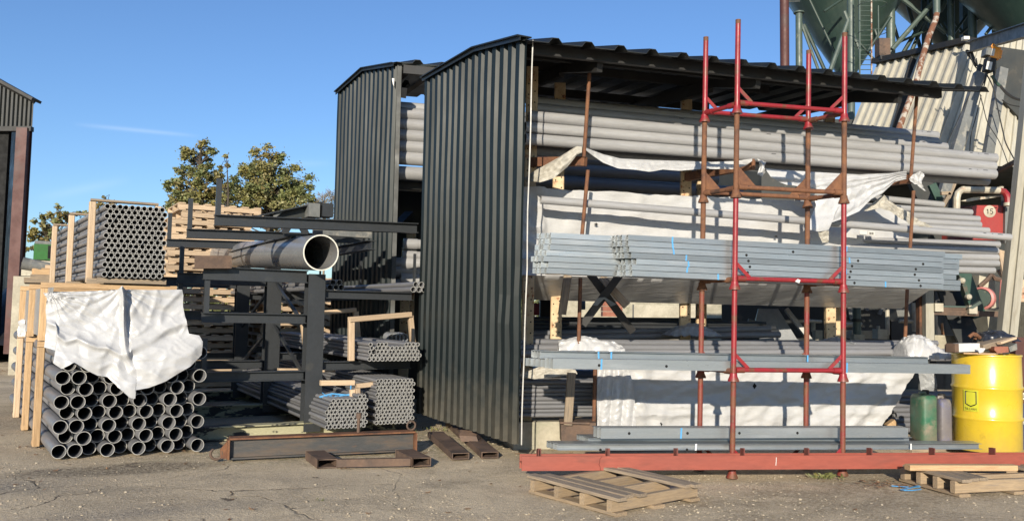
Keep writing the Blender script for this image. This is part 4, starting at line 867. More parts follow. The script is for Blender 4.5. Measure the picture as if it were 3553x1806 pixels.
for (u, z0, z1, Y) in ((1410, .2, 2.05, 10.6), (1425, 1.0, 2.25, 10.9)):
    c = P(u, 900, Y); c = Vector((c.x, c.y, 0)); o = MB().cbar(c+Z3*z0, c+Z3*z1, .12, .08, Y3).build('post', 'post_perf', fs); h = MB(); z = max(z0, 1.1)
    while z < z1-.1:
        for x in (-.03, .03): h.lathe(c+Vector((x, -.041, z)), [(.009, 0), (.009, .002)], 8, ax=-Y3, sx=X3)
        z += .14
    h.build('bolt_hole', 'hole_dark', o)
b = MB(); b.bar(P(1372, 640, 10.3)+Z3*0, P(1372, 640, 10.3)+g2*4.0, .06, .1); b.build('arm_beam', 'dark_steel', fs)
b = MB(); b.bar(P(1362, 800, 10.8), P(1420, 740, 11.4), .12, .06); b.build('brace', 'dark_steel', fs)
tag(MB().prism([P(1355, 697, 12.5), P(1409, 690, 12.5), P(1409, 712, 12.5), P(1378, 734, 12.5), P(1355, 734, 12.5)], Vector((0, .1, 0))).build('stone_slab', 'concrete'), 'pale rough slab seen in the gap between the two sheds', 'slab')
# pipes in the far shed (their ends show in the gap)
for i, (u, v, rr) in enumerate(((1366, 640, .075), (1382, 372, .07), (1372, 392, .075), (1369, 430, .078), (1366, 468, .078), (1364, 507, .08), (1363, 546, .082), (1364, 598, .085))):
    a = P(u, v, 10.05+(.1 if i == 1 else .35 if i == 0 else 0)); b = MB(); b.hollow(a, a+g2*4.3-Z3*.02, rr, rr-.008, 20, 0, 0, 1); tag(b.build('pipe', ['pipe_light', 'pipe_rim'], smooth=40), 'shaded fat grey pipe lowest in the gap between the sheds' if i == 0 else 'fat grey pipe with cream cut end stacked in the gap between the sheds', 'pipe', 'fat grey pipes in the far shed')
for i, (u, v, rr) in enumerate(((1372, 912, .062), (1352, 936, .075), (1392, 912, .075), (1390, 968, .075), (1362, 982, .05), (1400, 845, .06), (1397, 885, .055))):
    a = P(u, v, 10.2); b = MB()
    b.hollow(a, a+g2*.17, rr*1.1, rr*.95, 18); b.hollow(a+g2*.171, a+g2*(2.2), rr, rr*.93, 18); tag(b.build('socket_pipe', 'pipe_light', smooth=40), 'short grey socket pipe stored low in the far shed', 'socket pipe', 'socket pipes in the far shed')
# dark stock deep in the far shed
b = MB(); o_ = Vector((f0[0]+.75, 10.9, 0)); pts = []
for r in range(8):
    for c in range(4): pts.append(o_+vec((-.235, .97))*(c*.16)+Z3*(1.95+r*.155))
for r in range(3):
    for c in range(4): pts.append(o_+vec((-.235, .97))*(c*.16)+Z3*(.12+r*.155))
for q in pts: b.hollow(q, q+g2*4.0, .078, .07, 12)
tag(b.build('pipe_stock', 'pipe_grey', smooth=40), 'dark stock of grey pipes deep inside the far shed', 'pipes', kind='stuff')
q = Vector((f0[0]-.36, 11.9, 0)); MB().bar(q+Z3*1.6, q+g2*1.75+Z3*1.6, .03, 3.2).build('dark_backing', 'clad_black', fs); q = Vector((f0[0]+1.4, 12.4, 0)); MB().bar(q+Z3*2.72, q+g2*4.1+Z3*2.72, .03, 1.75).build('dark_backing', 'clad_black', fs)  # added dark sheets that fill the gaps as if in deep shade
# ------------------------------------------------------------------ long pipes on the top deck of the near shed
def lpipe(u0, v0, y0, u1, v1, y1, r, label, group, mat='pipe_light', ext=0):
    if v0 < 530: y0 += .2; y1 += .2; r *= 1.03
    a = P(u0, v0, y0); c = P(u1, v1, y1); d = (c-a).normalized(); a = a-d*ext
    o = tag(MB().hollow(a, c, r, r-.006, 20).build('long_pipe', mat, smooth=40), label, 'long pipe', group)
    if mat == 'pipe_light' and R() < .75:        # printed line on the barrel
        d = (c-a).normalized(); up = Vector((0, -.85, .52)); up = (up-d*up.dot(d)).normalized(); L = (c-a).length; b = MB(); sd = d.cross(up)
        for s0, l in ((.93, .035), (.935+.04/L*2, .012), (.965, .06), (.30+R()*.2, .05)):
            q = a+d*(L*s0)+up*(r+.0006); b.add([q-sd*.005, q+d*l-sd*.005, q+d*l+sd*.005, q+sd*.005], [(0, 1, 2, 3)])
        b.build('print', 'print_grey', o, recalc=False)
    return o
TG = 'long pipes on the top deck'
lpipe(1838, 404, 7.62, 3452, 550, 8.92, .054, 'long grey pipe on the top deck with its open end beside the white panel edge', TG)
lpipe(1822, 441, 7.60, 3448, 578, 8.90, .052, 'long grey pipe, second from below at the front of the top deck', TG)
lpipe(1822, 482, 7.58, 3449, 605, 8.88, .054, 'lowest bright long grey pipe along the front of the top deck', TG)
for (a, c) in (((1832, 374, 7.86), (3280, 512, 9.05)), ((1830, 352, 7.98), (3250, 494, 9.12)), ((1835, 352, 8.35), (3250, 472, 9.5)), ((1830, 520, 7.80), (3425, 628, 9.05)), ((1832, 470, 7.95), (3400, 590, 9.2)), ((1832, 420, 8.0), (3390, 560, 9.25)),
               ((1835, 505, 8.05), (3380, 612, 9.3)), ((1835, 405, 8.25), (3300, 535, 9.45)), ((1838, 460, 8.3), (3320, 580, 9.5))):
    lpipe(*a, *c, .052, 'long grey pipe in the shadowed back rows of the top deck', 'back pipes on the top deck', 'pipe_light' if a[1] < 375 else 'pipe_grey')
# ------------------------------------------------------------------ white wrapped stack with a single pipe before it
wr = thing('wrapped_stack', 'long stack wrapped in white plastic film on the middle deck', 'wrapped stack', P(2500, 1045, 8.3))
A0, A1 = P(1808, 652, 7.86), P(3085, 712, 8.95); zb_ = P(1815, 1035, 7.86).z
gx = (A1-A0); gx.z = 0; gl = gx.length; gx /= gl; back = Vector((-gx.y, gx.x, 0)); rows = []
def wz(s): return A0.z*(1-s)+A1.z*s
NU = 150
for j in range(37):
    row = []
    t = j/36
    for i in range(NU+1):
        s = i/NU
        ee = 1+.155*t*s                      # right end slants out below
        base_ = Vector((A0.x, A0.y, 0))+gx*(gl*s*ee)
        zt_ = wz(s)
        if t < .22: q = t/.22; p = base_+back*(.75*(1-q))+Z3*(zt_+.05*(1-q))
        else: q = (t-.22)/.78; p = base_+Z3*(zt_+(zb_-zt_)*q)
        if p.z < A0.z-.82: p = p+back*(A0.z-.82-p.z)*2.6
        h = .075*crumple(Vector((p.x*.6, p.y*.3+t*.4, p.z*1.9)), 1.1)*(1.6 if s < .06 else .7) - .012*abs(math.sin(s*40+t*3))
        row.append(p-back*h*(1 if t > .2 else .4)+Z3*(h*.5 if t < .25 else 0))
    rows.append(row)
MB().grid(rows).build('film', 'film_wrap', wr, recalc=False, smooth=60)
b = MB(); c = Vector((A0.x, A0.y, 0))
b.box(c+gx*(gl*.5+.1)+back*.46+Z3*(zb_+.4+A0.z-.05)/2, gx*(gl*.47), back*.33, Z3*((A0.z-zb_-.4)/2-.04)); b.build('core', 'film_grey', wr)
for (u, v, s_) in ((2068, 778, .022), (2692, 820, .018)):
    c = P(u, v, 7.86+(u-1808)/1277*1.0-.06); MB().prism([c+Vector((-s_, 0, 0)), c+Vector((.2*s_, 0, s_*.7)), c+Vector((s_, 0, -.1*s_)), c+Vector((0, 0, -.45*s_))], Vector((0, .002, 0))).build('tear', 'hole_dark', wr)
c = P(2995, 808, 8.72); MB().box(c, gx*.045, back*.002, Z3*.022).build('label', 'paper_white', wr); MB().box(c+gx*.10, gx*.04, back*.002, Z3*.02).build('label', 'paper_white', wr)
for i in range(5): MB().box(c+gx*(.075+.012*i)-back*.003, gx*(.004 if i % 2 else .002), back*.001, Z3*.012).build('print', 'ink', wr)
lpipe(1876, 693, 7.62, 3504, 823, 8.78, .0375, 'single long grey pipe lying before the white wrapped stack', None, 'pipe_light')
for i, (v0, u1, v1, dy) in enumerate(((575, 3270, 710, .45), (640, 3369, 737, .3), (665, 3395, 760, .25), (690, 3400, 780, .2), (712, 3428, 800, .15), (790, 3465, 848, .12), (815, 3460, 870, .1), (850, 3460, 893, .1), (875, 3462, 914, .1), (900, 3448, 938, .1))):
    a = P(2760, v0+ (v1-v0)*.62, 8.68+dy*.6); c = P(u1, v1, 9.05+dy)
    tag(MB().hollow(a, c, .037, .032, 18).build('pipe', 'pipe_light', smooth=40), 'grey pipe whose end sticks out of the white wrapped stack at the right', 'pipe', 'pipes sticking out of the wrapped stack')
# film hanging from the top deck ------------------------------------------
S1 = shift(S0, (0, -1), -.02)
def fs_(u, v, o): return V(u, v, shift(S0, (0, -1), .03+o))
def z1(x, y, o=0): return (1750+x/1.745, 100+y/1.745, o)
def z5(x, y, o=0): return (2550+x/1.87, 350+y/1.87, o)
f = coons([z1(118, 905, -.25), z1(200, 850, -.15), z1(330, 780), z1(435, 712, .03), z1(470, 715, .05)], [z1(125, 915, -.25), z1(215, 930, -.05), z1(300, 905, 0), z1(380, 840, .02), z1(440, 765, .04), z1(470, 750, .05)], [z1(118, 905, -.25), z1(125, 915, -.25)], [z1(470, 715, .05), z1(470, 750, .05)], 50, 16, fs_, amp=.05, sc_=2.0, seed=9, edge=.3)
tag(f.build('plastic_strip', 'film_dirty', recalc=False, smooth=70), 'dirty crumpled film hanging at the left end of the top deck', 'plastic film')
f = coons([z1(496, 722, .05), z1(600, 760, -.02), z1(700, 785, -.05), z1(900, 795, -.08), z1(1080, 800, -.08), z1(1250, 806, -.05), z1(1400, 800), z1(1500, 786, .05)], [z1(496, 738, .05), z1(540, 772), z1(600, 812), z1(690, 846), z1(780, 852), z1(880, 866), z1(960, 852), z1(1060, 860), z1(1200, 848), z1(1380, 850), z1(1460, 830), z1(1500, 800, .05)],
          [z1(496, 722, .05), z1(496, 738, .05)], [z1(1500, 786, .05), z1(1500, 800, .05)], 110, 14, fs_, amp=.03, sc_=2.0, seed=12, edge=.3)
tag(f.build('plastic_strip', 'film_wrap', recalc=False, smooth=70), 'long sagging strip of white film along the edge of the top deck', 'plastic film')
f = coons([z5(140, 382, .06), z5(200, 400, .07)], [z5(140, 480, .05), z5(170, 498, .05), z5(192, 470, .05)], [z5(140, 382, .06), z5(160, 430, .06), z5(140, 480, .05)], [z5(200, 400, .07), z5(185, 440, .08), z5(192, 470, .05)], 16, 18, fs_, amp=.06, sc_=4, seed=14)
tag(f.build('plastic_scrap', 'film_white', recalc=False, smooth=70), 'torn white film knotted round the middle rusty arm end', 'plastic film')
f = coons([z5(196, 440), z5(340, 452), z5(540, 468), z5(800, 480), z5(1000, 470), z5(1110, 456, .05)], [z5(455, 832, .06), z5(540, 850, .08), z5(606, 838, .08), z5(625, 790, .08), z5(690, 768, .06), z5(800, 720, .04), z5(880, 640, .02), z5(950, 606), z5(1030, 530), z5(1105, 512, .05)],
          [z5(196, 440), z5(230, 500), z5(330, 548), z5(410, 556), z5(505, 610), z5(522, 680), z5(490, 760, .04), z5(455, 832, .06)], [z5(1110, 456, .05), z5(1105, 512, .05)], 110, 70, fs_, amp=.035, sc_=1.6, seed=16, folds=.022, fdir=(1.0, 7.0), ffreq=2.2, edge=.4)
tag(f.build('plastic_sheet', 'film_white', recalc=False, smooth=70), 'big folded white film swept down from the right end of the top deck', 'plastic film')
f = coons([z5(1150, 480, .07), z5(1190, 462, .08), z5(1222, 478, .07)], [z5(1120, 512, .06), z5(1180, 552, .06), z5(1236, 592, .04)], [z5(1150, 480, .07), z5(1120, 512, .06)], [z5(1222, 478, .07), z5(1206, 540, .07), z5(1236, 592, .04)], 20, 20, fs_, amp=.06, sc_=4, seed=18)
tag(f.build('plastic_scrap', 'film_white', recalc=False, smooth=70), 'torn end of white film bunched round the right-hand rusty stop post', 'plastic film')
f = coons([z5(860, 690), z5(920, 640), z5(960, 610, .03), z5(1010, 665), z5(1110, 720), z5(1215, 790)], [z5(830, 720), z5(930, 700), z5(1010, 720), z5(1120, 800), z5(1200, 818), z5(1285, 824)], [z5(860, 690), z5(830, 720)], [z5(1215, 790), z5(1285, 824)], 60, 14,
          lambda u, v, o: P(u, v, 8.5+(u-3000)*.0012-o), amp=.06, sc_=2.6, seed=20)
tag(f.build('plastic_scrap', 'film_dirty', recalc=False, smooth=70), 'crumpled off-white film edge trailing over the wrapped stack', 'plastic film')
f = coons([z5(530, 842, .06), z5(606, 846, .06)], [z5(566, 920, .03), z5(604, 922, .03)], [z5(530, 842, .06), z5(566, 920, .03)], [z5(606, 846, .06), z5(604, 922, .03)], 10, 14, fs_, amp=.04, sc_=4, seed=22)
tag(f.build('plastic_scrap', 'film_dirty', recalc=False, smooth=70), 'small tail of film hanging below the big folded white film', 'plastic film')
# ------------------------------------------------------------------ lower deck of the near shed
def z2(x, y): return (1750+x/2.518, 780+y/2.518)
def z6(x, y): return (2550+x/2.568, 900+y/2.568)
LP = 'grey pipes on the lower deck'
for i, (v0, y0, u1, v1, y1, u0) in enumerate(((1158, 8.85, 2672, 1140, 9.5, 1784), (1174, 8.65, 2705, 1160, 9.3, 1784), (1186, 7.92, 3230, 1196, 8.95, 1784), (1206, 7.82, 3240, 1208, 8.9, 1786), (1226, 7.72, 3330, 1220, 8.85, 1806), (1247, 7.74, 3330, 1241, 8.9, 1786), (1188, 8.55, 3250, 1190, 9.4, 1790), (1215, 8.0, 3280, 1225, 9.0, 1790))):
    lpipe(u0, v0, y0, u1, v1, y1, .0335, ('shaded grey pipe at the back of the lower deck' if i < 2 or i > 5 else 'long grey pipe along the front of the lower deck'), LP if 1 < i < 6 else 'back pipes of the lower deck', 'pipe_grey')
for i, (u0, v0, y0, u1, v1, y1) in enumerate(((1846, 1120, 9.25, 2655, 1122, 10.0), (1846, 1134, 9.15, 2690, 1137, 9.9), (1846, 1106, 9.4, 2500, 1110, 10.0), (1850, 1146, 9.1, 2700, 1150, 9.85))):
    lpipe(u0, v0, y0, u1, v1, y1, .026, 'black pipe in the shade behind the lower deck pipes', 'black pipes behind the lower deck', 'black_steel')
def bag(name, label, outline, Y, depth, seed, mat='film_white', amp=.03, cat='plastic bag', base=None):
    """dome of crumpled film: outline = base-left, top..., base-right in photo pixels"""
    cs = [Vector(o) for o in outline]; n = 44; top = [polyat(outline, i/n) for i in range(n+1)]; rows = []; vb = base or max(o[1] for o in outline)
    for j in range(-14, 15):
        t = j/14; row = []
        for i in range(n+1):
            u, v = top[i][0], top[i][1]; k = math.sqrt(max(0, 1-t*t)); vv = vb+(v-vb)*k; p = P(u, vv, Y); dp = depth*(t)
            c = p+Vector((0, dp, 0)); h = (crumple(c, 3.2)-.3)*amp*2.6
            row.append(c+Vector((0, -h if t < .4 else 0, h*.5)))
        rows.append(row)
    return tag(MB().grid(rows).build(name, mat, recalc=False, smooth=75), label, cat)
bag('plastic_bag', 'bunched white film lying on the lower pipes beside the left stop post', [z2(476, 1100), z2(470, 1010), z2(560, 985), z2(690, 970), z2(800, 985), z2(950, 1020), z2(1040, 1070), z2(1044, 1104)], 7.62, .12, 3)
bag('plastic_bag', 'shaded white film heaped on the back of the lower pipes', [z2(1396, 950), z2(1480, 900), z2(1600, 862), z2(1710, 862), z2(1800, 910), z2(1866, 962)], 8.75, .2, 5, 'film_grey', cat='plastic film')  # white film coloured grey to stand for its shade
bag('plastic_bag', 'white plastic bag tied round the right stop post above the lower channels', [z6(1466, 870), z6(1480, 740), z6(1530, 680), z6(1610, 658), z6(1700, 690), z6(1790, 770), z6(1856, 838), z6(1840, 872)], 8.45, .2, 7, amp=.04)
bag('plastic_film', 'grey film heap at the right of the lower pipes', [z6(740, 745), z6(830, 706), z6(900, 696), z6(960, 706), z6(1010, 745)], 8.9, .2, 8, 'film_grey', cat='plastic film')
# folded film below the lower channels
f = coons([z2(130, 1305)+(0,), z2(300, 1240)+(.0,), z2(420, 1232)+(0,), z2(620, 1262)+(0,)], [z2(100, 1312)+(-.05,), z2(260, 1345)+(0,), z2(420, 1330)+(0,), z2(640, 1300)+(0,)], [z2(130, 1305)+(0,), z2(100, 1312)+(-.05,)], [z2(620, 1262)+(0,), z2(640, 1300)+(0,)], 40, 12,
          lambda u, v, o: P(u, v, 7.5), amp=.05, sc_=2.5, seed=31)
tag(f.build('plastic_strip', 'film_dirty', recalc=False), 'twisted white film hanging under the left end of the lower channels', 'plastic film')
def z3b(x, y, o=0): return (1750+x/2.013, 1150+y/2.013, o)
# bundle of small pipes seen side-on at the lower left
o = P(1788, 1447, 7.72); sm = pipe_mesh('thin_pipe', .021, .0175, 3.2, n=10); pts = []
for r in range(9):
    for c in range(7): pts.append(o+vec((-.235, .97))*((c+(.5 if r % 2 else 0))*.0435)+Z3*(.021+r*.0372)+g2*(.02+.004*((r*3+c*5) % 7)))
pipes(sm, pts, G2, 'thin grey pipe in the side-on bundle beside the foot of the white panel edge', 'thin pipe', 'thin pipes beside the panel foot', jit=.015)
tag(MB().cbar(P(1983, 1292, 7.45), P(1970, 1472, 7.45), .075, .07, Y3).build('timber_post', 'timber_grey'), 'weathered timber upright before the side-on pipe bundle', 'timber')
b = MB(); c = P(1895, 1540, 7.55); c.z = 0; a = P(1790, 1530, 7.9); hC = P(1840, 1455, 7.9).z; b.box(Vector((.33, 8.05, hC/2-.01)), g2*.34, vec((-.235, .97))*.2, Z3*(hC/2)); tag(b.build('concrete_block', 'concrete_pale'), 'pale concrete block under the side-on pipe bundle', 'concrete block')
ft = thing('bracket_box', 'rusty steel foot bracket under the weathered timber upright', 'steel bracket', P(2005, 1535, 7.5))
MB().prism([P(1948, 1534, 7.45), P(1946, 1463, 7.45), P(2068, 1466, 7.45), P(2066, 1534, 7.45)], Vector((0, .25, 0))).build('box', 'rust_dark', ft); MB().box(P(1992, 1462, 7.5), (.13, 0, 0), (0, .09, 0), (0, 0, .008)).build('top_plate', 'rust_dark', ft)
# bottom wrapped bundle
wb = thing('wrapped_stack', 'low bundle wrapped in slack white film behind the bottom channels', 'wrapped stack', P(2600, 1500, 8.2))
B0, B1 = P(2072, 1275, 7.75), P(3172, 1290, 8.55); zb2 = P(2072, 1500, 7.75).z; gx = B1-B0; gx.z = 0; gl = gx.length; gx /= gl; back = Vector((-gx.y, gx.x, 0)); rows = []
for j in range(41):
    t = j/40; row = []
    for i in range(121):
        s = i/120; ee = 1-.125*max(0, t-.2)/.8*s; base_ = Vector((B0.x, B0.y, 0))+gx*(gl*s*ee); zt_ = B0.z*(1-s)+B1.z*s
        if t < .2: q = t/.2; p = base_+back*(.45*(1-q))+Z3*(zt_+.03*(1-q))
        else: q = (t-.2)/.8; p = base_+Z3*(zt_+(zb2-zt_)*q)
        h = .075*crumple(Vector((p.x*.8, t*.5, p.z*1.5)), 1.2)+.03*math.exp(-((s-.13)/.02)**2)+.025*math.sin(s*55+t*4)*(1 if s < .2 or s > .86 else .1)*max(0, t-.3)
        h += .03*math.exp(-((t-.78)/.04)**2)*(.5+.5*math.sin(s*9))
        row.append(p-back*h)
    rows.append(row)
MB().grid(rows).build('film', 'film_wrap', wb, recalc=False, smooth=60)
b = MB(); b.box(Vector((B0.x, B0.y, 0))+gx*(gl*.46)+back*.3+Z3*((zb2+B0.z)/2), gx*(gl*.42), back*.2, Z3*((B0.z-zb2)/2-.05)); b.build('core', 'pipe_grey', wb)
for (u, v, s_) in ((2618, 1338, .03), (2293, 1471, .022)):
    c = P(u, v, 7.75+(u-2072)/1100*.8-.055); MB().prism([c+Vector((-s_*.6, 0, 0)), c+Z3*s_, c+Vector((s_*.7, 0, .1*s_)), c-Z3*s_], Vector((0, .002, 0))).build('tear', 'hole_dark', wb)
f = coons([z6(1625, 1010)+(0,), z6(1770, 1005)+(0,)], [z6(1650, 1165)+(0,), z6(1795, 1172)+(0,)], [z6(1625, 1010)+(0,), z6(1650, 1165)+(0,)], [z6(1770, 1005)+(0,), z6(1795, 1172)+(0,)], 16, 18, lambda u, v, o: P(u, v, 8.6), amp=.05, sc_=2, seed=41)
tag(f.build('plastic_strip', 'film_grey', recalc=False), 'grey clear film hanging between the low bundle and the yellow drum', 'plastic film')
f = coons([z3b(650, 255), z3b(760, 258), z3b(868, 258)], [z3b(648, 676), z3b(720, 672), z3b(800, 678), z3b(862, 670), z3b(918, 676)], [z3b(650, 255), z3b(646, 480), z3b(648, 676)], [z3b(868, 258), z3b(898, 370), z3b(910, 460), z3b(918, 676)], 60, 60, lambda u, v, o: P(u, v, 7.66), amp=.035, sc_=1.6, seed=44, folds=.035, fdir=(1.0, .25), ffreq=11)
tag(f.build('plastic_curtain', 'film_white', recalc=False, smooth=70), 'loose folded white film hanging at the left end of the low wrapped bundle', 'plastic film')
# dark pipes low at the right, behind the jerrycans
pts = []; o = P(3090, 1500, 9.3); b = MB()
for r in range(8):
    for c in range(4): pts.append(o+vec((-.235, .97))*(c*.06)+Z3*(r*.054+.03)+g2*U(-.1, .1))
for q in pts: b.hollow(q, q+g2*1.6, .03, .025, 10)
tag(b.build('pipe_stock', 'pipe_grey', smooth=40), 'dark pipe ends in the shade behind the plastic cans', 'pipes', kind='stuff')
# ------------------------------------------------------------------ stacking frames (four posts, rails, flared feet)
SB = Vector((1.741, 6.575, 0)); sw = vec(unit(.978, .21))*.958; sdp = Vector((-.185, .315, 0)); LEAN = Vector((.0105, .002, 0))
ZL = [.012, .756, 1.472, 2.198, 2.874]; ZT = 3.54
def spt(i, j, z): return SB + sw*i + sdp*j + LEAN*z + Z3*z
cols = [('red_rusty', 'red_paint', 'red_rusty'), ('red_paint', 'red_paint', 'red_rusty'), ('red_paint', 'red_paint', 'rust'), ('rust', 'rust', 'rust'), ('red_paint', 'red_paint', 'red_paint')]
labs = ['lowest red stacking frame behind the red oxide beam', 'red stacking frame carrying the lower pair of galvanised channels', 'red stacking frame carrying the tall galvanised bundles', 'rusty brown stacking frame with triangular corner plates', 'topmost bright red stacking frame with free post ends against the sky']
for k, z in enumerate(ZL):
    t = thing('stacking_frame', labs[k], 'stacking frame', spt(.5, .5, z), 'stacked tube frames'); mp_, mr_, mb_ = cols[k]; zt_ = ZL[k+1]+.03 if k < 4 else None
    zr = z+.085
    for i in (0, 1):
        for j in (0, 1):
            tops_ = {(0, 0): 3.60, (1, 0): 3.58, (0, 1): 3.56, (1, 1): 3.53}[(i, j)]; zz = zt_ or tops_
            up_mat = mp_ if j == 0 else mb_
            if k == 3: up_mat = 'rust'
            MB().tube(spt(i, j, z+.05), spt(i, j, zz), .0215, n=14).build('post', up_mat, t)
            if k == 4: MB().hollow(spt(i, j, zz+.0005), spt(i, j, zz+.035), .0217, .018, 14).build('post_end', 'rust', t)
            MB().lathe(spt(i, j, z), [(.044, -.004), (.043, .008), (.031, .036), (.028, .06), (.024, .062)], 18).build('foot_cup', ('red_rusty' if k == 0 else mr_ if k != 3 else 'rust') if j == 0 else mb_, t)
    def rail(p, q, r, m_):
        d = (q-p).normalized(); b = MB(); b.tube(p+d*.02, q-d*.02, r, n=12); b.tube(p+d*.018, p+d*.09, r*1.32, r*1.3, n=12); b.tube(q-d*.018, q-d*.09, r*1.32, r*1.3, n=12); b.build('rail', m_, t)
    for j in (0, 1): rail(spt(0, j, zr), spt(1, j, zr), .0185, mr_ if j == 0 else mb_)
    for i in (0, 1): rail(spt(i, 0, zr-.012), spt(i, 1, zr-.012), .0185, mb_ if k != 4 else ('red_paint' if i == 0 else 'red_rusty'))
    for j in (0, 1):
        for i in (0, 1):
            s_ = 1 if i == 0 else -1; a = spt(i, j, zr+.13); c = spt(i, j, zr+.012)+sw.normalized()*s_*.125
            if k == 3:
                q = spt(i, j, zr+.012)+sw.normalized()*s_*.02; MB().prism([spt(i, j, zr+.17)+sw.normalized()*s_*.018, c+sw.normalized()*s_*.05, q], vec(unit(-.21, .978))*.008).build('corner_plate', 'rust', t)
            else: MB().bar(a, c, .026, .012, Y3).build('corner_brace', mr_ if j == 0 else mb_, t)
MB_PAPER = MB().prism([spt(.56, 0, 1.545)+Vector((0, -.03, 0))+q for q in (Vector((-.02, 0, 0)), Vector((.0, 0, .02)), Vector((.022, 0, .012)), Vector((.012, 0, -.012)))], Vector((0, .004, .002)))
tag(MB_PAPER.build('paper_scrap', 'paper_white'), 'scrap of white paper stuck on the red rail below the galvanised bundles', 'paper scrap')
# ------------------------------------------------------------------ galvanised channels, taped in packs
def pack(p, q, w_, h, n, label, group, tapes=(), gap=.001, mat='galv', flip=1, jit=.0, holes=(), off=None, tape='tape_blue', name='channel_pack'):
    """n channels side by side between p and q (front bottom edge), stepping back"""
    t = thing(name, label, 'steel channels', p, group); d = (q-p); L = d.length; d = d/L; bk = Vector((-d.y, d.x, 0)).normalized()
    for k in range(n):
        o = bk*(k*(w_+gap)+w_/2)+Z3*h/2; e0 = (off[k % len(off)] if off else -k*.028)+U(-jit, jit); e1 = U(-jit, jit)+k*.012
        MB().chan(p+o+d*e0, q+o+d*e1, w_, h-.0035, .003, Z3, -1 if flip > 0 else 1).build('channel', mat, t)
    for s in tapes:
        c = p+d*(L*s)+Z3*h/2-bk*.0012; sl = U(-.003, .003); MB().prism([c+d*(-.0065+sl)-Z3*h*.5, c+d*(.0065+sl)-Z3*h*.5, c+d*(.0065-sl)+Z3*h*.5, c+d*(-.0065-sl)+Z3*h*.5], bk*-.001).build('tape', tape, t)
    for s, hh in holes:
        c = p+d*(L*s)+Z3*h*hh; MB().lathe(c, [(.011, 0), (.011, .0015)], 14, ax=-bk, sx=d).build('hole', 'hole_dark', t)
    return t
gd = sw.normalized(); hC = .0455
def atlev(u, v, off): return V(u, v, ((SB.x+off[0], SB.y+off[1]), (gd.x, gd.y)))
fo = (-.012, .062)
pL = atlev(2192, 957, fo); pR = atlev(3278, 1004, fo); zb_ = spt(0, 0, ZL[2]+.105).z
dirz = (pR-pL).normalized()
word = ['lowest', 'second', 'third', 'fourth', 'fifth', 'sixth', 'topmost']
tp_ = [(.26,), (.165,), (.16,), (.165,), (.13,), (.13,), (.13,)]
for r in range(7):
    e = [0, 0, .03, -.01, -.02, -.03, -.035][r]; sag = Z3*(r*(hC+.0005))
    pack(pL+dirz*e+sag, pR+dirz*(U(-.012, .012))+sag, .037, hC, 4, word[r]+' taped pack of galvanised channels in the front bundle on the stacking frames', 'galvanised packs of the front bundle', tapes=tp_[r]+((.67+U(-.03, .03)) if r else .80,), jit=.008,
         holes=((.36 + U(-.01, .01), .5), (.69+U(-.02, .02), .5), (.905+U(-.01, .03), .5)) if r < 5 else ((.5, .5),) if r == 5 else (), off=[0, -.03, -.055, -.075])
bk = Vector((-gd.y, gd.x, 0)); qL = atlev(1898, 948, (fo[0]-.0, fo[1]+.165)); qR = atlev(3325, 1008, (fo[0], fo[1]+.165))
for r in range(7):
    e = [0, .0, -.02, .0, .02, .03, .035][r]; sag = Z3*(r*(hC+.0005)); x = [0.03, .02, -.02, .0, .02, .02, .045][r]
    pack(qL+dirz*e+sag, qR+dirz*x+sag, .037, hC, 4, word[r]+' taped pack of galvanised channels in the rear bundle, ends showing at the left', 'galvanised packs of the rear bundle', tapes=(.185,) if r < 3 else (), jit=.01, tape='tape_white', off=[0, -.035, -.06, -.085])
# lower pair
p, q = atlev(1918, 1279, (.0, .05)), atlev(3367, 1297, (.0, .05)); h2 = .08
pack(p, q, .041, h2, 3, 'deeper galvanised channels lying in front on the lower stacking frame', 'galvanised channels on the lower frame', tapes=(.105, .68), holes=((.1, .4), (.25, .4)), off=[0, -.02, -.04])
p2, q2 = p+bk*.135+Z3*.012-dirz*.06, q+bk*.135+Z3*.012-dirz*.27
pack(p2+Z3*.055, q2+Z3*.055, .041, .062, 4, 'galvanised channels lying behind and higher on the lower stacking frame', 'galvanised channels on the lower frame', tapes=(.135, .165, .66), off=[0, -.012, -.024, -.036], flip=-1)
pack(p2-Z3*.008, q2-Z3*.008, .041, .062, 4, 'galvanised channels lying behind and lower on the lower stacking frame', 'galvanised channels on the lower frame', off=[0, -.03, -.06, -.09])
# bottom channels
zq = .16
p, q = atlev(2085, 1521, (0, .09)), atlev(3151, 1517, (0, .09)); pack(p, q, .045, .082, 3, 'upper galvanised channels with round holes just above the red oxide beam', 'galvanised channels behind the beam', tapes=(.245,), holes=((.085, .5), (.265, .5), (.43, .5), (.62, .5)), off=[0, -.015, -.03])
p, q = atlev(1936, 1562, (0, .03)), atlev(3408, 1558, (0, .03)); pack(p, q, .041, .05, 4, 'lowest galvanised channels lying directly behind the red oxide beam', 'galvanised channels behind the beam', tapes=(.30, .385, .815), tape='tape_white', off=[0, -.015, -.03, -.045], flip=-1, holes=((.09, .1), (.28, .1)))
p, q = atlev(2045, 1538, (0, .16)), atlev(3165, 1534, (0, .16)); pack(p, q, .041, .045, 5, 'middle galvanised channels between the two lower packs by the beam', 'galvanised channels behind the beam', off=[0, -.01, -.02, -.03, -.04], flip=-1)
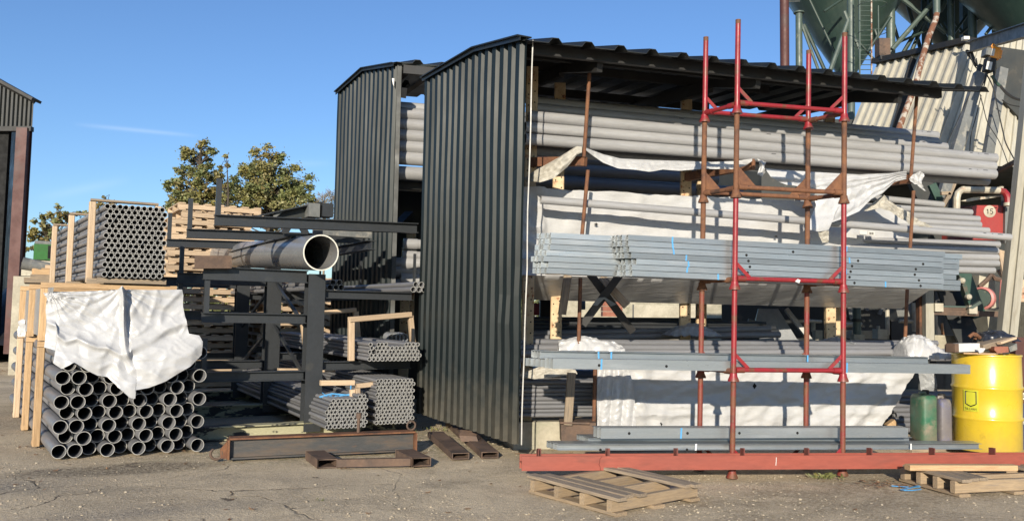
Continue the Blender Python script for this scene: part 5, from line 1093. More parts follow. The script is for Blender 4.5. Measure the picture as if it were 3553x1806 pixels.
# ------------------------------------------------------------------ red oxide beam with cleats
b0, b1 = P(1810, 1623, 6.2), P(3640, 1613, 6.78); zB = .10; b0.z = zB; b1.z = zB; bd = (b1-b0).normalized(); bb = Vector((-bd.y, bd.x, 0)); hB = .105; wB = .115
rbm = thing('steel_beam', 'long red oxide primed steel beam with upright cleats lying before the stacking frames', 'steel beam', b0.lerp(b1, .5))
MB().hbeam(b0+bb*wB/2+Z3*hB/2, b1+bb*wB/2+Z3*hB/2, hB, wB, .009, .007, bb).build('beam', 'red_oxide', rbm)
for i, u in enumerate((1867, 2107, 2345, 2577, 2800, 3018, 3235, 3444)):
    c = V(u, 1560, ((b0.x+bb.x*wB*.55, b0.y+bb.y*wB*.55), (bd.x, bd.y))); c.z = zB+hB*.52
    MB().prism([c-bd*.004-bb*.03, c-bd*.004+bb*.035, c-bd*.004+bb*.035+Z3*.092, c-bd*.004-bb*.03+Z3*.098], bd*.008+Vector((0, 0, 0))).build('cleat', 'red_oxide_dark', rbm)
    MB().bar(c+bd*.012+bb*.036, c+bd*.012+bb*.036+Z3*.092, .034, .006, Y3).build('cleat', 'red_oxide_dark', rbm)
b = MB(); c = b0+bd*.58-bb*.0008
b.path([c+Z3*z+bd*x for z, x in ((.003, .01), (.03, .008), (.045, -.002), (.06, .004), (.085, .006), (.103, .02))], .0022, 4); b.build('scratch', 'red_oxide_dark', rbm)
c = V(2692, 1590, ((b0.x, b0.y), (bd.x, bd.y)))-bb*.0006; c.z = zB+.03
MB().path([c, c+Z3*.03+bd*.003, c+Z3*.062+bd*.004], .003, 4).build('scratch', 'paper_white', rbm)
for s in (.18, .81): c = b0.lerp(b1, s); tag(MB().bar(Vector((c.x, c.y+.07, .049)), Vector((c.x, c.y+.07, .049))+bb*.1, .09, .098).build('timber_bearer', 'dark_steel'), 'low dark bearer in the shadow under the red oxide beam', 'timber', 'bearers under the beam')
# ------------------------------------------------------------------ pallets in front
pf, pl2, pr2 = G(2140, 1756), G(1824, 1684), G(2460, 1708)
pf = Vector((.67, 5.27, 0)); dFL = vec(unit(-.63, .777)); Wd = .84; rz = math.atan2(dFL.y, dFL.x)-math.pi/2
# stringers along local X (front-left edge to back-right), boards along local Y
Lp = .84; ctr = pf+dFL*Wd/2+Vector((dFL.y, -dFL.x, 0))*Lp/2
pallet('pallet', 'worn grey timber pallet with missing deck boards lying before the red oxide beam', ctr, rz, Lp, Wd, .118, wob=1, decks=[(-Lp/2+.05, .09), (-Lp/2+.145, .085), (-Lp/2+.24, .08, .72), (Lp/2-.13, .075, .9), (Lp/2-.045, .085)], ns=4, m='timber_grey', m2='timber_worn')
pf = Vector((3.22, 6.06, 0)); dFL = vec(unit(-.27, .96)); rz = math.atan2(dFL.y, dFL.x)-math.pi/2; Wd = .60; ctr2 = pf+dFL*Wd/2+Vector((dFL.y, -dFL.x, 0))*.55
pallet('pallet', 'grey timber pallet at the right with a plank lying across it', ctr2, rz, 1.1, Wd, .13, wob=1, decks=[(-.5, .09), (-.4, .085), (-.3, .08), (.36, .08), (.5, .09)], ns=4, m='timber_grey', m2='timber_worn')
p, q = P(3148, 1624, 6.38), P(3520, 1612, 6.46); p.z = q.z = .152; tag(MB().cbar(p, q, .075, .042, c=.004).build('plank', 'timber'), 'fresh planed plank lying across the right-hand pallet', 'plank')
b = MB()
for (pts_) in (((3093, 1683), (3130, 1686), (3165, 1688), (3192, 1686)), ((3190, 1682), (3160, 1690), (3128, 1697)), ((3134, 1699), (3165, 1699), (3194, 1695))):
    P_ = [G(u, v, .006) for u, v in pts_]; 
    for x, y in zip(P_, P_[1:]): b.bar(x, y, .018, .004)
tag(b.build('strapping', 'tape_blue'), 'cut blue plastic strapping lying on the ground beside the right-hand pallet', 'strapping')
# ------------------------------------------------------------------ yellow drum
dc = P(3426, 1566, 7.98); dc.z = .06; rd = .293
dr = thing('oil_drum', 'bright yellow steel drum with a shield sticker and scrap piled on its lid', 'drum', dc)
hD = .895
def rib(z): return [(rd, z-.022), (rd+.006, z-.012), (rd+.011, z), (rd+.006, z+.012), (rd, z+.022)]
prof = [(rd-.01, 0), (rd+.006, .004), (rd+.006, .016), (rd-.002, .022)]+rib(.30)+rib(.585)+[(rd-.002, hD-.022), (rd+.005, hD-.018), (rd+.006, hD-.004), (rd+.002, hD), (rd-.012, hD), (rd-.014, hD-.016), (.01, hD-.016)]
b = MB(); b.lathe(dc, prof, 72)
for i, v_ in enumerate(b.v):
    q = v_-dc; b.v[i] = v_+Vector((q.x, q.y, 0)).normalized()*(.006*noise.noise(Vector((q.x*4, q.y*4, q.z*2.5+3))))*(1 if .03 < q.z < hD-.03 and math.hypot(q.x, q.y) > rd-.003 else 0)
b.build('barrel', 'yellow_paint', dr, smooth=50)
MB().lathe(dc+Vector((.12, -.06, hD-.016)), [(.03, 0), (.03, .012), (.02, .014)], 16).build('bung', 'steel_grey', dr)
cd_ = (CAM-dc); base_ang = math.atan2(cd_.y, cd_.x)
def drp(x, z, off=.0075): a = base_ang + x/rd; return dc+Vector((math.cos(a)*(rd+off), math.sin(a)*(rd+off), z))
def dpatch(x0, x1, z0, z1, off, n=6): return [[drp(x0+(x1-x0)*i/n, z, off) for i in range(n+1)] for z in (z0, z1)]
xc, zc = -.130, .46
lbp = MB().grid(dpatch(xc-.066, xc+.066, zc-.092, zc+.105, .0085)).build('sticker', 'label_yellow', dr, recalc=False)
def stroke(pts, wd, off, name='emblem', parent=lbp):
    b = MB(); b.path([drp(xc+x, zc+z, off) for x, z in pts], wd, 4); b.build(name, 'ink', parent)
stroke([(-.047, .088), (.047, .088), (.047, -.022), (.03, -.033), (0, -.046), (-.03, -.033), (-.047, -.022), (-.047, .09)], .0052, .0088)
def letters(txt, x0, z0, h, wl, gap, off, fn, wd, parent, name='lettering'):
    S = {'T': [((0, 1), (1, 1)), ((.5, 1), (.5, 0))], 'I': [((.5, 0), (.5, 1))], 'L': [((0, 1), (0, 0), (.9, 0))], 'M': [((0, 0), (0, 1), (.5, .3), (1, 1), (1, 0))], 'A': [((0, 0), (.5, 1), (1, 0)), ((.2, .4), (.8, .4))], 'N': [((0, 0), (0, 1), (1, 0), (1, 1))],
         '1': [((.15, .75), (.5, 1), (.5, 0))], '5': [((.95, 1), (.15, 1), (.1, .55), (.6, .62), (.95, .4), (.9, .1), (.5, 0), (.05, .1))]}
    b = MB(); x = x0
    for ch in txt:
        ww = wl*(.45 if ch == 'I' else 1)
        for st_ in S[ch]: b.path([fn(x+q[0]*ww, z0+q[1]*h) for q in st_], wd, 4)
        x += ww+gap
    return b.build(name, 'ink', parent)
letters('TILLMAN', -.054, -.079, .019, .0125, .0038, 0, lambda x, z: drp(xc+x, zc+z, .0088), .0019, lbp)
stroke([(-.05, -.087), (.05, -.087)], .0008, .0088, 'lettering')
# scrap on the lid
lz = dc.z+hD
def onlid(u, v, dy=0): return P(u, v, dc.y+dy)
def sol(name, mat, label, cat, b): return tag(b.build(name, mat), label, cat)
sol('chipboard_lid', 'timber', 'thin orange board lying flat on the yellow drum', 'board', MB().prism([Vector((dc.x-.33, dc.y-.22, lz+.002)), Vector((dc.x-.08, dc.y-.30, lz+.002)), Vector((dc.x+.22, dc.y+.1, lz+.002)), Vector((dc.x-.2, dc.y+.15, lz+.002))], Z3*.012))
tb_ = thing('box_section_offcut', 'white painted steel box offcut with a rusty end on the drum', 'steel offcut', onlid(3340, 1222, -.15))
a, c = onlid(3312, 1205, -.22), onlid(3384, 1203, -.14); MB().bar(a, c, .10, .075).build('tube', 'paper_white', tb_); MB().bar(a-(c-a).normalized()*.004, a-(c-a).normalized()*.05, .102, .078).build('rusty_end', 'rust_dark', tb_)
sol('rusty_offcut', 'rust_dark', 'rusty steel offcut at the left edge of the drum lid', 'steel offcut', MB().bar(onlid(3294, 1208, -.1), onlid(3312, 1207, -.05), .09, .075))
sol('timber_offcut', 'timber_grey', 'grey split timber offcut lying slantwise on the drum scrap', 'timber', MB().cbar(onlid(3392, 1204, -.12), onlid(3490, 1178, .02), .12, .05))
sol('timber_offcut', 'timber_grey', 'grey board with white flaking edge leaning across the drum scrap', 'timber', MB().cbar(onlid(3405, 1192, -.02), onlid(3505, 1168, .12), .10, .028))
sol('brick', 'brick', 'broken red brick lying on the drum lid', 'brick', MB().prism([onlid(3451, 1202, -.2), onlid(3498, 1201, -.2), onlid(3500, 1221, -.2), onlid(3462, 1225, -.2), onlid(3450, 1213, -.2)], Vector((.01, .12, 0))))
sol('timber_offcut', 'timber_pale', 'short pale broken stick on top of the drum scrap', 'timber', MB().cbar(onlid(3466, 1190, -.16), onlid(3520, 1172, -.1), .05, .022))
sol('stone_offcut', 'steel_grey', 'grey slab corner at the right of the drum lid', 'stone', MB().prism([onlid(3500, 1203, -.1), onlid(3528, 1190, -.1), onlid(3530, 1212, -.1), onlid(3505, 1220, -.1)], Vector((.0, .1, 0))))
sol('steel_clamp', 'rust', 'small rusty clamp standing on the drum scrap', 'clamp', MB().path([onlid(3362, 1168, 0), onlid(3378, 1156, 0), onlid(3390, 1160, .03), onlid(3382, 1176, .03)], .016, 6).tube(onlid(3385, 1160, -.02), onlid(3398, 1170, .05), .02))
sol('white_rag', 'film_white', 'small white plastic rag hanging at the drum lid', 'rag', coons([(3390, 1205, 0), (3418, 1208, 0)], [(3396, 1224, 0), (3410, 1222, 0)], [(3390, 1205, 0), (3396, 1224, 0)], [(3418, 1208, 0), (3410, 1222, 0)], 8, 8, lambda u, v, o: onlid(u, v, -.27), amp=.02, sc_=5))
bag('rubber_scrap', 'dark wet rubber or plastic scrap humped on the drum pile', [(3392, 1178), (3400, 1152), (3440, 1144), (3480, 1147), (3512, 1162), (3527, 1180)], dc.y+.12, .1, 51, 'bag_black', amp=.02, cat='scrap', base=1182)
# ------------------------------------------------------------------ plastic cans beside the drum
def can(name, label, u0, u1, v0, v1, Y, mat, dep=.2, capx=.25):
    a, c = P(u0, v1, Y), P(u1, v1, Y); tz = P(u0, v0, Y).z; bz = a.z; w_ = (c-a).length/2; h = tz-bz; ctr = (a+c)/2; t = thing(name, label, 'plastic can', ctr)
    b = MB(); secs = []
    n = 28
    for z, k in ((0, .9), (.015, .98), (.05, 1), (.5, .99), (.8, .98), (.9, .95), (.965, .86), (.99, .76), (1, .6)):
        secs.append([ctr+Vector((w_*k*math.copysign(abs(math.cos(q))**.45, math.cos(q)), dep*k*math.copysign(abs(math.sin(q))**.45, math.sin(q)), h*z)) for q in [2*math.pi*i/n for i in range(n)]])
    vs = [p for s in secs for p in s]; fs2 = [(j*n+i, j*n+(i+1) % n, (j+1)*n+(i+1) % n, (j+1)*n+i) for j in range(len(secs)-1) for i in range(n)]+[tuple(range(n))[::-1], tuple(range((len(secs)-1)*n, len(secs)*n))]
    b.add(vs, fs2); b.build('body', mat, t, smooth=45)
    b = MB(); b.path([ctr+Vector((-w_*.5, 0, h*.97)), ctr+Vector((-w_*.4, 0, h*1.03)), ctr+Vector((w_*.1, 0, h*1.03)), ctr+Vector((w_*.2, 0, h*.97))], .016, 8); b.build('handle', mat, t)
    MB().lathe(ctr+Vector((w_*.45, .05, h*.96)), [(.032, 0), (.032, .05), (.025, .055)], 16).build('cap', 'dark_steel', t); return t
can('plastic_can', 'large dirty green plastic can standing beside the yellow drum', 3174, 3240, 1366, 1526, 8.1, 'jerry_green', .14)
can('plastic_can', 'grimy blue-grey plastic can between the green can and the drum', 3244, 3291, 1380, 1526, 8.0, 'jerry_blue', .10)
tag(MB().cbar(P(3120, 1545, 8.3), P(3305, 1543, 8.45), .35, .09).build('timber_bearer', 'timber_grey'), 'flat timber bearer under the two plastic cans', 'timber')
tag(MB().cbar(P(3085, 1462, 8.7), P(3112, 1500, 8.7), .1, .08, Y3).build('timber_block', 'timber'), 'small orange timber block at the right end of the low bundle', 'timber')
sg = thing('letter_sign', 'small white sign with a black N at the right edge', 'sign', P(3546, 1382, 8.6)); MB().box(P(3549, 1373, 8.6), (.036, 0, 0), (0, .003, 0), (0, 0, .034)).build('plate', 'paper_white', sg)
pN = P(3549, 1373, 8.594); letters('N', -.012, -.018, .036, .022, 0, 0, lambda x, z: pN+Vector((x, 0, z)), .0035, sg)
tag(MB().box(P(3562, 1310, 8.75), (.14, 0, 0), (0, .05, 0), (0, 0, .42)).build('brown_board', 'brown_red'), 'brown board standing behind the drum with the white sign on it', 'board')
dr2 = P(3568, 1500, 8.3); b = MB(); b.lathe(Vector((dr2.x, dr2.y, .02)), [(.12, 0), (.13, .02), (.13, .38), (.05, .44)], 24); tag(b.build('blue_bucket', 'tape_blue_dark'), 'blue plastic container cut by the right edge of the picture', 'container')
# ------------------------------------------------------------------ plant and buildings behind, right
def z4(x, y): return (2550+x/2.568, y/2.568)
def zr(x, y): return (3200+x/1.87, 500+y/1.87)
def zl(x, y): return (2850+x/3.273, 850+y/3.273)
def ribbed(tl, tr, br, bl, n, dep, mat, name, parent, nv=6, back=None):
    tl, tr, br, bl = map(Vector, (tl, tr, br, bl)); nn = (tr-tl).cross(bl-tl).normalized()
    if nn.y > 0: nn = -nn
    rows = []
    for j in range(nv+1):
        t = j/nv; row = []
        for k in range(n):
            for x, o in ((0, 0), (.62, 0), (.70, dep), (.90, dep), (.98, 0)):
                s = (k+x)/n; row.append(tl.lerp(tr, s)*(1-t)+bl.lerp(br, s)*t+nn*o)
        row.append(tr*(1-t)+br*t); rows.append(row)
    return MB().grid(rows).build(name, mat, parent, recalc=False, smooth=0)
bd_ = thing('cream_building', 'cream ribbed sheet metal building with a sloping side behind the pipe shed', 'building', P(3350, 1150, 13.5))
TL, TR, BR, BL = P(3043, 222, 15.2), P(3364, 150, 13.2), P(3212, 560, 12.4), P(2880, 620, 14.2)
ribbed(TL, TR, BR, BL, 11, .05, 'cream_clad', 'sloping_side', bd_)
W0, W1 = P(3364, 150, 13.2), P(3640, 60, 13.3)
ribbed(P(3364, 150, 13.22), P(3640, 130, 13.25), P(3640, 582, 13.0), P(3200, 582, 12.42), 13, .035, 'cream_clad', 'front_wall', bd_)
MB().bar(TL+Z3*.04, TR+Z3*.04+(TR-TL).normalized()*.05, .25, .09).build('ridge_cap', 'dark_steel', bd_)
b = MB(); b.bar(P(2988+52, 440, 13.9), P(2988, 640, 13.6), .16, .02, Y3); b.bar(P(3172, 205, 14.2), P(3110, 445, 13.3), .14, .02, Y3); b.build('dark_strip', 'dark_steel', bd_)
b = MB(); b.prism([P(3500, 412, 12.98), P(3553, 412, 12.98), P(3553, 520, 12.98), P(3518, 505, 12.98), P(3500, 470, 12.98)], Vector((0, .03, 0))); b.build('opening', 'hole_dark', bd_)
b = MB(); b.prism([P(3590, 180, 12.9), P(3455, 160, 12.9), P(3462, 330, 12.9), P(3540, 410, 12.9), P(3590, 420, 12.9)], Vector((0, .05, 0))); b.build('shade_panel', 'dark_machine', bd_)  # dark sheet painting the shade over the right part of the wall
# void below the wall: inside of the building
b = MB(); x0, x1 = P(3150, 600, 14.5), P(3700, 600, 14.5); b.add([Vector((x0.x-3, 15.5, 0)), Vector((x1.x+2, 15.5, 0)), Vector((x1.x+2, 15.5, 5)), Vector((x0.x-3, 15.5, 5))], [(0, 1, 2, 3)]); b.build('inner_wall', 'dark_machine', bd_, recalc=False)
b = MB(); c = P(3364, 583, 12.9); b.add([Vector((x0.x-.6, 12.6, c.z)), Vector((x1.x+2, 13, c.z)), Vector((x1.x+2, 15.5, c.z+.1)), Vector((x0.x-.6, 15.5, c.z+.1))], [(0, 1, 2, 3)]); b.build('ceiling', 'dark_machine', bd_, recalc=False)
# silos -----------------------------------------------------------------
def silo(label, u, vtip, hw, Y, legs, top=9):
    ax = P(u, vtip, Y); s = 2900/Y; t = thing('silo', label, 'silo', Vector((ax.x, ax.y, 0)), 'green silos'); slope = hw[1]/hw[0]      # px out / px up
    R_ = 2.05; H = R_/slope
    MB().lathe(ax, [(.16, -.25), (.17, 0), (R_, H), (R_, H+top)], 56, tops=True).build('hopper', 'silo_green', t, smooth=30)
    MB().lathe(ax+Z3*H, [(R_+.05, -.06), (R_+.05, .06)], 56).build('ring', 'silo_green', t)
    for (ul, vl, Yl, w_, vb) in legs:
        a = P(ul, vl, Yl); b_ = P(ul+ (2 if ul < 3200 else 4), vb, Yl); MB().tube(Vector((b_.x, b_.y, max(0, b_.z))), a, w_, n=16).build('leg', 'leg_green', t)
        MB().lathe(a, [(w_*1.6, -.03), (w_*1.6, .0)], 16).build('flange', 'leg_green', t)
    return t, ax, H
s1, ax1, H1 = silo('green silo hopper with a caged ladder behind the shed roof', 2938, 268, (256, 168), 20, [(2772, 42, 18.6, .075, 560), (2952, -60, 17.6, .078, 560), (3090, -60, 19.5, .10, 560)])
s2, ax2, H2 = silo('second green silo hopper in shade above the cream building', 3308, 190, (190, 175), 22, [(3298, -80, 19.0, .075, 200), (3372, -60, 18.5, .09, 200)])
s3, ax3, H3 = silo('third green silo hopper cut off by the top right corner', 3600, 210, (210, 185), 17.5, [(3452, 60, 18, .07, 200)])
def brace(t, u0, v0, u1, v1, Y, r=.035, Y1=None, m='leg_green', nm='brace'): MB().tube(P(u0, v0, Y), P(u1, v1, Y1 or Y), r, n=8).build(nm, m, t)
brace(s1, 2780, 80, 2842, 250, 18.6); brace(s1, 2790, 85, 2862, 245, 18.9, .045, m='silo_green'); brace(s1, 2948, 60, 2880, 248, 17.6, .05); brace(s1, 2930, 40, 2985, 180, 17.6, .04)
brace(s2, 3122, -10, 3282, 115, 19.2, .05); brace(s2, 3250, -5, 3095, 172, 19.0, .055); brace(s2, 3199, 75, 3130, 190, 19.8, .05, m='silo_green'); brace(s2, 3210, 68, 3160, 185, 20, .05, m='silo_green'); brace(s2, 3112, 150, 3240, 95, 19.6, .03, m='silo_green'); brace(s2, 3210, -20, 3213, 180, 20.5, .1, m='silo_green'); brace(s2, 3285, 0, 3264, 40, 19.2, .045)
for q in ((2800, -20, 2900, 190, 19.2, .03), (2860, 40, 2950, -20, 18.4, .03), (3090, 60, 3010, 180, 18.6, .035), (3080, 10, 3120, 150, 20.5, .04), (2960, 120, 3060, 240, 18.8, .03), (3010, 30, 3080, 230, 19.4, .035)): brace(s1, *q[:5], q[5], m='silo_green')
for q in ((3300, 60, 3370, 150, 19.6, .035), (3372, 30, 3300, 130, 19.2, .03), (3150, 20, 3200, 190, 21, .05), (3270, 80, 3330, 190, 20.5, .05), (3400, 60, 3330, 120, 19, .03)): brace(s2, *q[:5], q[5], m='silo_green')
for q in ((3420, 120, 3480, 40, 18, .035), (3452, 40, 3530, 110, 18, .03)): brace(s3, *q[:5], q[5])
for u in (3215, 3345): MB().bar(P(u, -30, 20.5), P(u+2, 190, 20.5), .16, .16, Y3).build('column', 'silo_green', s2)
lad = thing('ladder', 'tall steel ladder with safety hoops on the green silo', 'ladder', P(3000, 260, 17))
for u in (2982, 3023): MB().bar(P(u, -40, 17), P(u+1, 258, 17), .025, .03, Y3).build('rail', 'leg_green' if u < 3000 else 'rust_white', lad)
for i in range(18): v = -30+i*17; MB().tube(P(2983, v, 17), P(3023, v, 17), .009, n=6).build('rung', 'leg_green', lad)
for v in (125, 30):
    b = MB(); c = P(3012, v, 16.8); b.path([c+Vector((.27*math.cos(q), .3*math.sin(q)-.2, .03*math.sin(q))) for q in [math.radians(x) for x in range(150, 391, 20)]], .008, 5); b.build('hoop', 'leg_green', lad)
MB().bar(P(3047, 20, 17.2), P(3049, 190, 17.2), .02, .02, Y3).build('cage_bar', 'leg_green', lad)
pl_ = thing('pole', 'tall dark red painted pole behind the shed roof', 'pole', P(2724, 420, 16)); MB().tube(P(2724, 420, 16), P(2721, -60, 16), .087, n=14).build('shaft', 'brown_red', pl_); MB().bar(P(2722, 6, 16), P(2772, 4, 17.5), .05, .03).build('bracket', 'steel_grey', pl_)
rp_ = thing('bent_pipe', 'bent pipe, green above and flaking rusty below, running down the cream roof', 'pipe', P(3173, 290, 13))
MB().path([P(3249, -40, 13.6), P(3250, 47, 13.6)], .055, 12).build('upper_length', 'leg_green', rp_); MB().path([P(3250, 47, 13.6), P(3246, 70, 13.5), P(3222, 128, 13.3), P(3196, 215, 13.1), P(3178, 292, 12.9), P(3140, 390, 12.7), P(3118, 450, 12.5), P(3108, 500, 12.4)], .046, 12).build('lower_length', 'rust_white', rp_)
MB().box(P(3062, 168, 15), (.1, 0, 0), (0, .1, 0), (0, 0, .16)).build('motor', 'rust_dark', s1); MB().prism([P(3052, 180, 14.9), P(3076, 185, 14.9), P(3070, 208, 14.9), P(3056, 204, 14.9)], Vector((0, .15, 0))).build('motor_bracket', 'dark_steel', s1)
MB().box(P(3350, 134, 12.9), (.045, 0, 0), (0, .04, 0), (0, 0, .025)).build('junction_box', 'paper_white', bd_)
# crane beam and hoist
cb_ = thing('crane_beam', 'grey steel I-beam running out over the yard at the top right', 'steel beam', P(3460, 140, 11.8)); a, c = P(3366, 163, 12.9), P(3640, 82, 9.3); MB().hbeam(a, c, .14, .17, .012, .01).build('beam', 'steel_grey', cb_); MB().prism([P(3355, 172, 12.8), P(3375, 178, 12.8), P(3393, 228, 12.8), P(3362, 190, 12.8)], Vector((0, .05, 0))).build('bracket', 'dark_steel', cb_)
ho = thing('chain_hoist', 'orange and black electric chain hoist hanging below the crane beam', 'hoist', P(3436, 262, 11.2)); YH = 11.2
def hb_(u0, v0, u1, v1, w_, d_, m, nm): MB().cbar(P(u0, v0, YH), P(u1, v1, YH), w_, d_, Y3, c=.015).build(nm, m, ho)
hb_(3450, 170, 3443, 208, .125, .16, 'orange_paint', 'motor_housing'); hb_(3462, 180, 3457, 205, .07, .15, 'orange_paint', 'motor_cover'); hb_(3424, 172, 3420, 196, .07, .15, 'steel_grey', 'gearbox'); hb_(3436, 205, 3428, 248, .115, .14, 'dark_steel', 'body'); hb_(3439, 176, 3434, 200, .05, .165, 'paper_white', 'shine_plate')
MB().box(P(3432, 228, YH-.075), (.035, 0, -.008), (0, .003, 0), (.012, 0, .055)).build('label', 'paper_white', ho)
MB().path([P(3446, 172, YH), P(3441, 160, YH), P(3446, 152, YH), P(3451, 158, YH), P(3450, 166, YH)], .012, 6).build('hook', 'orange_paint', ho)
b = MB(); b.path([P(3424, 248, YH), P(3416, 275, YH), P(3400, 308, YH)], .016, 6); b.path([P(3430, 250, YH), P(3424, 262, YH), P(3414, 300, YH)], .008, 5); b.build('chain', 'dark_steel', ho)
b = MB(); b.path([P(3441, 262, YH), P(3455, 285, YH), P(3468, 298, YH)], .02, 6); b.build('strap', 'machine_green', ho)
def cable(label, pts, r=.009, Y=11.5, mat='cable', name='cable'):
    q = [P(u, v, Y) for u, v in pts]; n = []
    for i in range(len(q)-1):
        for k in range(6):
            t = k/6; p0 = q[max(i-1, 0)]; p1 = q[i]; p2 = q[i+1]; p3 = q[min(i+2, len(q)-1)]
            n.append(.5*((2*p1)+(p2-p0)*t+(2*p0-5*p1+4*p2-p3)*t*t+(3*p1-p0-3*p2+p3)*t**3))
    n.append(q[-1]); tag(MB().path(n, r, 5).build(name, mat), label, 'cable')
cable('black cable looping from the hoist down to the tank', [z4(2230, 640), z4(2300, 780), z4(2340, 960), z4(2390, 1180), z4(2420, 1290), (3535, 580)])
cable('thick dark cable sagging from the hoist to the right edge', [z4(2360, 760), z4(2420, 830), z4(2500, 880), z4(2600, 900)], .02)
cable('thin cable sagging below the thick one by the dark opening', [z4(2380, 890), z4(2440, 930), z4(2540, 950), z4(2600, 940)], .008)
cable('thin guy wire running down the cream wall, left one', [z4(2090, 850), z4(2000, 1040), z4(1900, 1260), (3260, 570)], .006)
cable('thin guy wire running down the cream wall beside the leaning pole', [z4(2195, 850), z4(2150, 1030), z4(2100, 1230), (3365, 560)], .006)
cable('fine hanging wire from the hoist against the cream wall', [z4(2185, 840), z4(2215, 960), z4(2255, 1100), z4(2360, 1270), (3500, 575)], .006)
cable('short loose cable beside the crane beam bracket', [z4(2095, 480), z4(2120, 560), z4(2160, 610), z4(2150, 520)], .008)
# leaning poles
def lean(label, u0, v0, Y0, u1, v1, Y1, w_, d_, mat, name='leaning_profile'):
    tag(MB().chan(P(u0, v0, Y0), P(u1, v1, Y1), w_, d_, .012, Y3).build(name, mat), label, 'steel profile')
lean('tall grey steel channel leaning before the cream wall', 3398, 255, 11.6, 3268, 690, 11.3, .13, .10, 'steel_grey'); lean('black strip leaning beside the tall grey channel', 3402, 225, 11.8, 3284, 600, 11.5, .05, .04, 'dark_steel')
lean('broad dark grey steel leaning post at the right of the cream wall', 3478, 240, 11.9, 3424, 560, 11.6, .12, .10, 'steel_grey')
b = MB(); b.profile(P(3590, 180, 9.55), P(3489, 1165, 9.5), [(-.08, -.06), (-.004, -.06), (-.004, -.09), (.08, -.09), (.08, .05), (-.08, .05)], Y3); tag(b.build('leaning_post', 'channel_pale'), 'large pale steel post leaning beside the yellow drum, running out of the picture', 'post')
b = MB(); b.bar(P(3553, 545, 10), P(3440, 605, 12), .05, .05); tag(b.build('strut', 'brown_red'), 'dark red strut reaching from the right edge to the cream wall', 'strut')
# red tank with number 15
tk = thing('red_tank', 'red painted tank with a round number 15 plate behind the pipe ends', 'tank', P(3440, 850, 11.2)); YT_ = 11.2
def tkp(x, y, Y=YT_): u, v = zr(x, y); return P(u, v, Y)
o = [tkp(322, 415), tkp(332, 402), tkp(350, 396), tkp(505, 396), tkp(525, 402), tkp(532, 418), tkp(532, 620), tkp(322, 620)]
MB().prism(o, Vector((-.1, .9, 0))).build('body', 'red_tank', tk); MB().prism([tkp(240, 398, 11.5), tkp(330, 394, 11.5), tkp(330, 620, 11.5), tkp(240, 620, 11.5)], Vector((0, .7, 0))).build('side', 'brown_red', tk)
cN = tkp(437, 436, YT_-.003); MB().lathe(cN, [(.082, -.002), (.082, .003), (.078, .0035)], 28, ax=-Y3, sx=X3).build('number_plate', 'pipe_white', tk)
letters('15', -.045, -.032, .064, .038, .012, 0, lambda x, z: cN+Vector((x, -.0045, z)), .0055, tk); MB().bar(tkp(465, 411, YT_-.003), tkp(484, 410, YT_-.003), .03, .006, Z3).build('catch', 'dark_steel', tk)
rl = thing('pipe_guard', 'bent pipe guard rail, white turning red at the right corner, above the red tank', 'guard rail', tkp(390, 400)); b = MB(); b.path([tkp(x, y, 11.0) for x, y in ((222, 420), (224, 350), (232, 318), (252, 300), (280, 296), (400, 298), (500, 300))], .045, 10); b.build('rail', 'pipe_white', rl)
b = MB(); b.path([tkp(x, y, 11.0) for x, y in ((500, 300), (530, 308), (545, 325), (554, 350), (556, 380))], .045, 10); b.build('corner', 'red_paint', rl); b = MB(); b.tube(tkp(556, 380, 11), tkp(556, 400, 11), .055); b.build('coupling', 'pipe_white', rl)
for x in (265, 512): MB().tube(tkp(x, 275, 11), tkp(x, 300, 11), .03).build('stub', 'pipe_white', rl)
b = MB(); b.prism([tkp(250, 368, 11.1), tkp(330, 345, 11.1), tkp(528, 328, 11.1), tkp(530, 336, 11.1), tkp(400, 355, 11.1), tkp(300, 372, 11.1)], Vector((0, .05, 0))); tag(b.build('broken_board', 'pipe_white'), 'pale broken board lying slantwise inside the pipe guard', 'board')
tag(MB().box(tkp(548, 490, 11.2), (.05, 0, 0), (0, .05, 0), (.01, 0, .32)).build('junction_box', 'steel_grey'), 'grey electric box beside the red tank', 'box')
wbk = thing('angle_support', 'weathered angular bracket beside the red tank', 'bracket', tkp(160, 400))
for q in ((120, 320, 180, 318, .05, 11), (178, 318, 130, 405, .05, 11), (205, 245, 140, 400, .1, 11.4)): MB().bar(tkp(q[0], q[1], q[5]), tkp(q[2], q[3], q[5]), q[4], .045).build('bar', 'timber_grey', wbk)
# conveyor
cv = thing('conveyor', 'green conveyor leg slanting down behind the galvanised bundle ends', 'conveyor', P(3400, 1150, 10.8))
for (x0, y0, x1, y1, w_, m, Y) in ((15, 210, 290, 830, .5, 'dark_machine', 11.9), (255, 820, 365, 1120, .16, 'machine_green', 10.6), (235, 840, 320, 1090, .05, 'machine_green', 10.55)): MB().bar(tkp(x0, y0, Y), tkp(x1, y1, Y), w_, .1, Y3).build('side_frame', m, cv)
MB().bar(tkp(150, 830, 10.9), tkp(250, 1120, 10.8), .36, .04, Y3).build('belt', 'dark_steel', cv); MB().bar(tkp(205, 1050, 10.9), tkp(330, 1330, 10.6), .3, .04, Y3).build('belt', 'dark_machine', cv); MB().bar(tkp(60, 260, 11.2), tkp(125, 400, 11.2), .1, .06, Y3).build('upper_frame', 'machine_green', cv)
for x, y in ((250, 885), (292, 990)): MB().lathe(tkp(x, y, 10.5), [(.035, 0), (.035, .05), (.015, .07)], 14, ax=-Y3, sx=X3).build('bearing', 'pipe_white', cv)
MB().prism([tkp(340, 905, 10.55), tkp(372, 1000, 10.55), tkp(385, 1030, 10.55), tkp(350, 1050, 10.55)], Vector((0, .06, 0))).build('guard', 'rust_dark', cv)
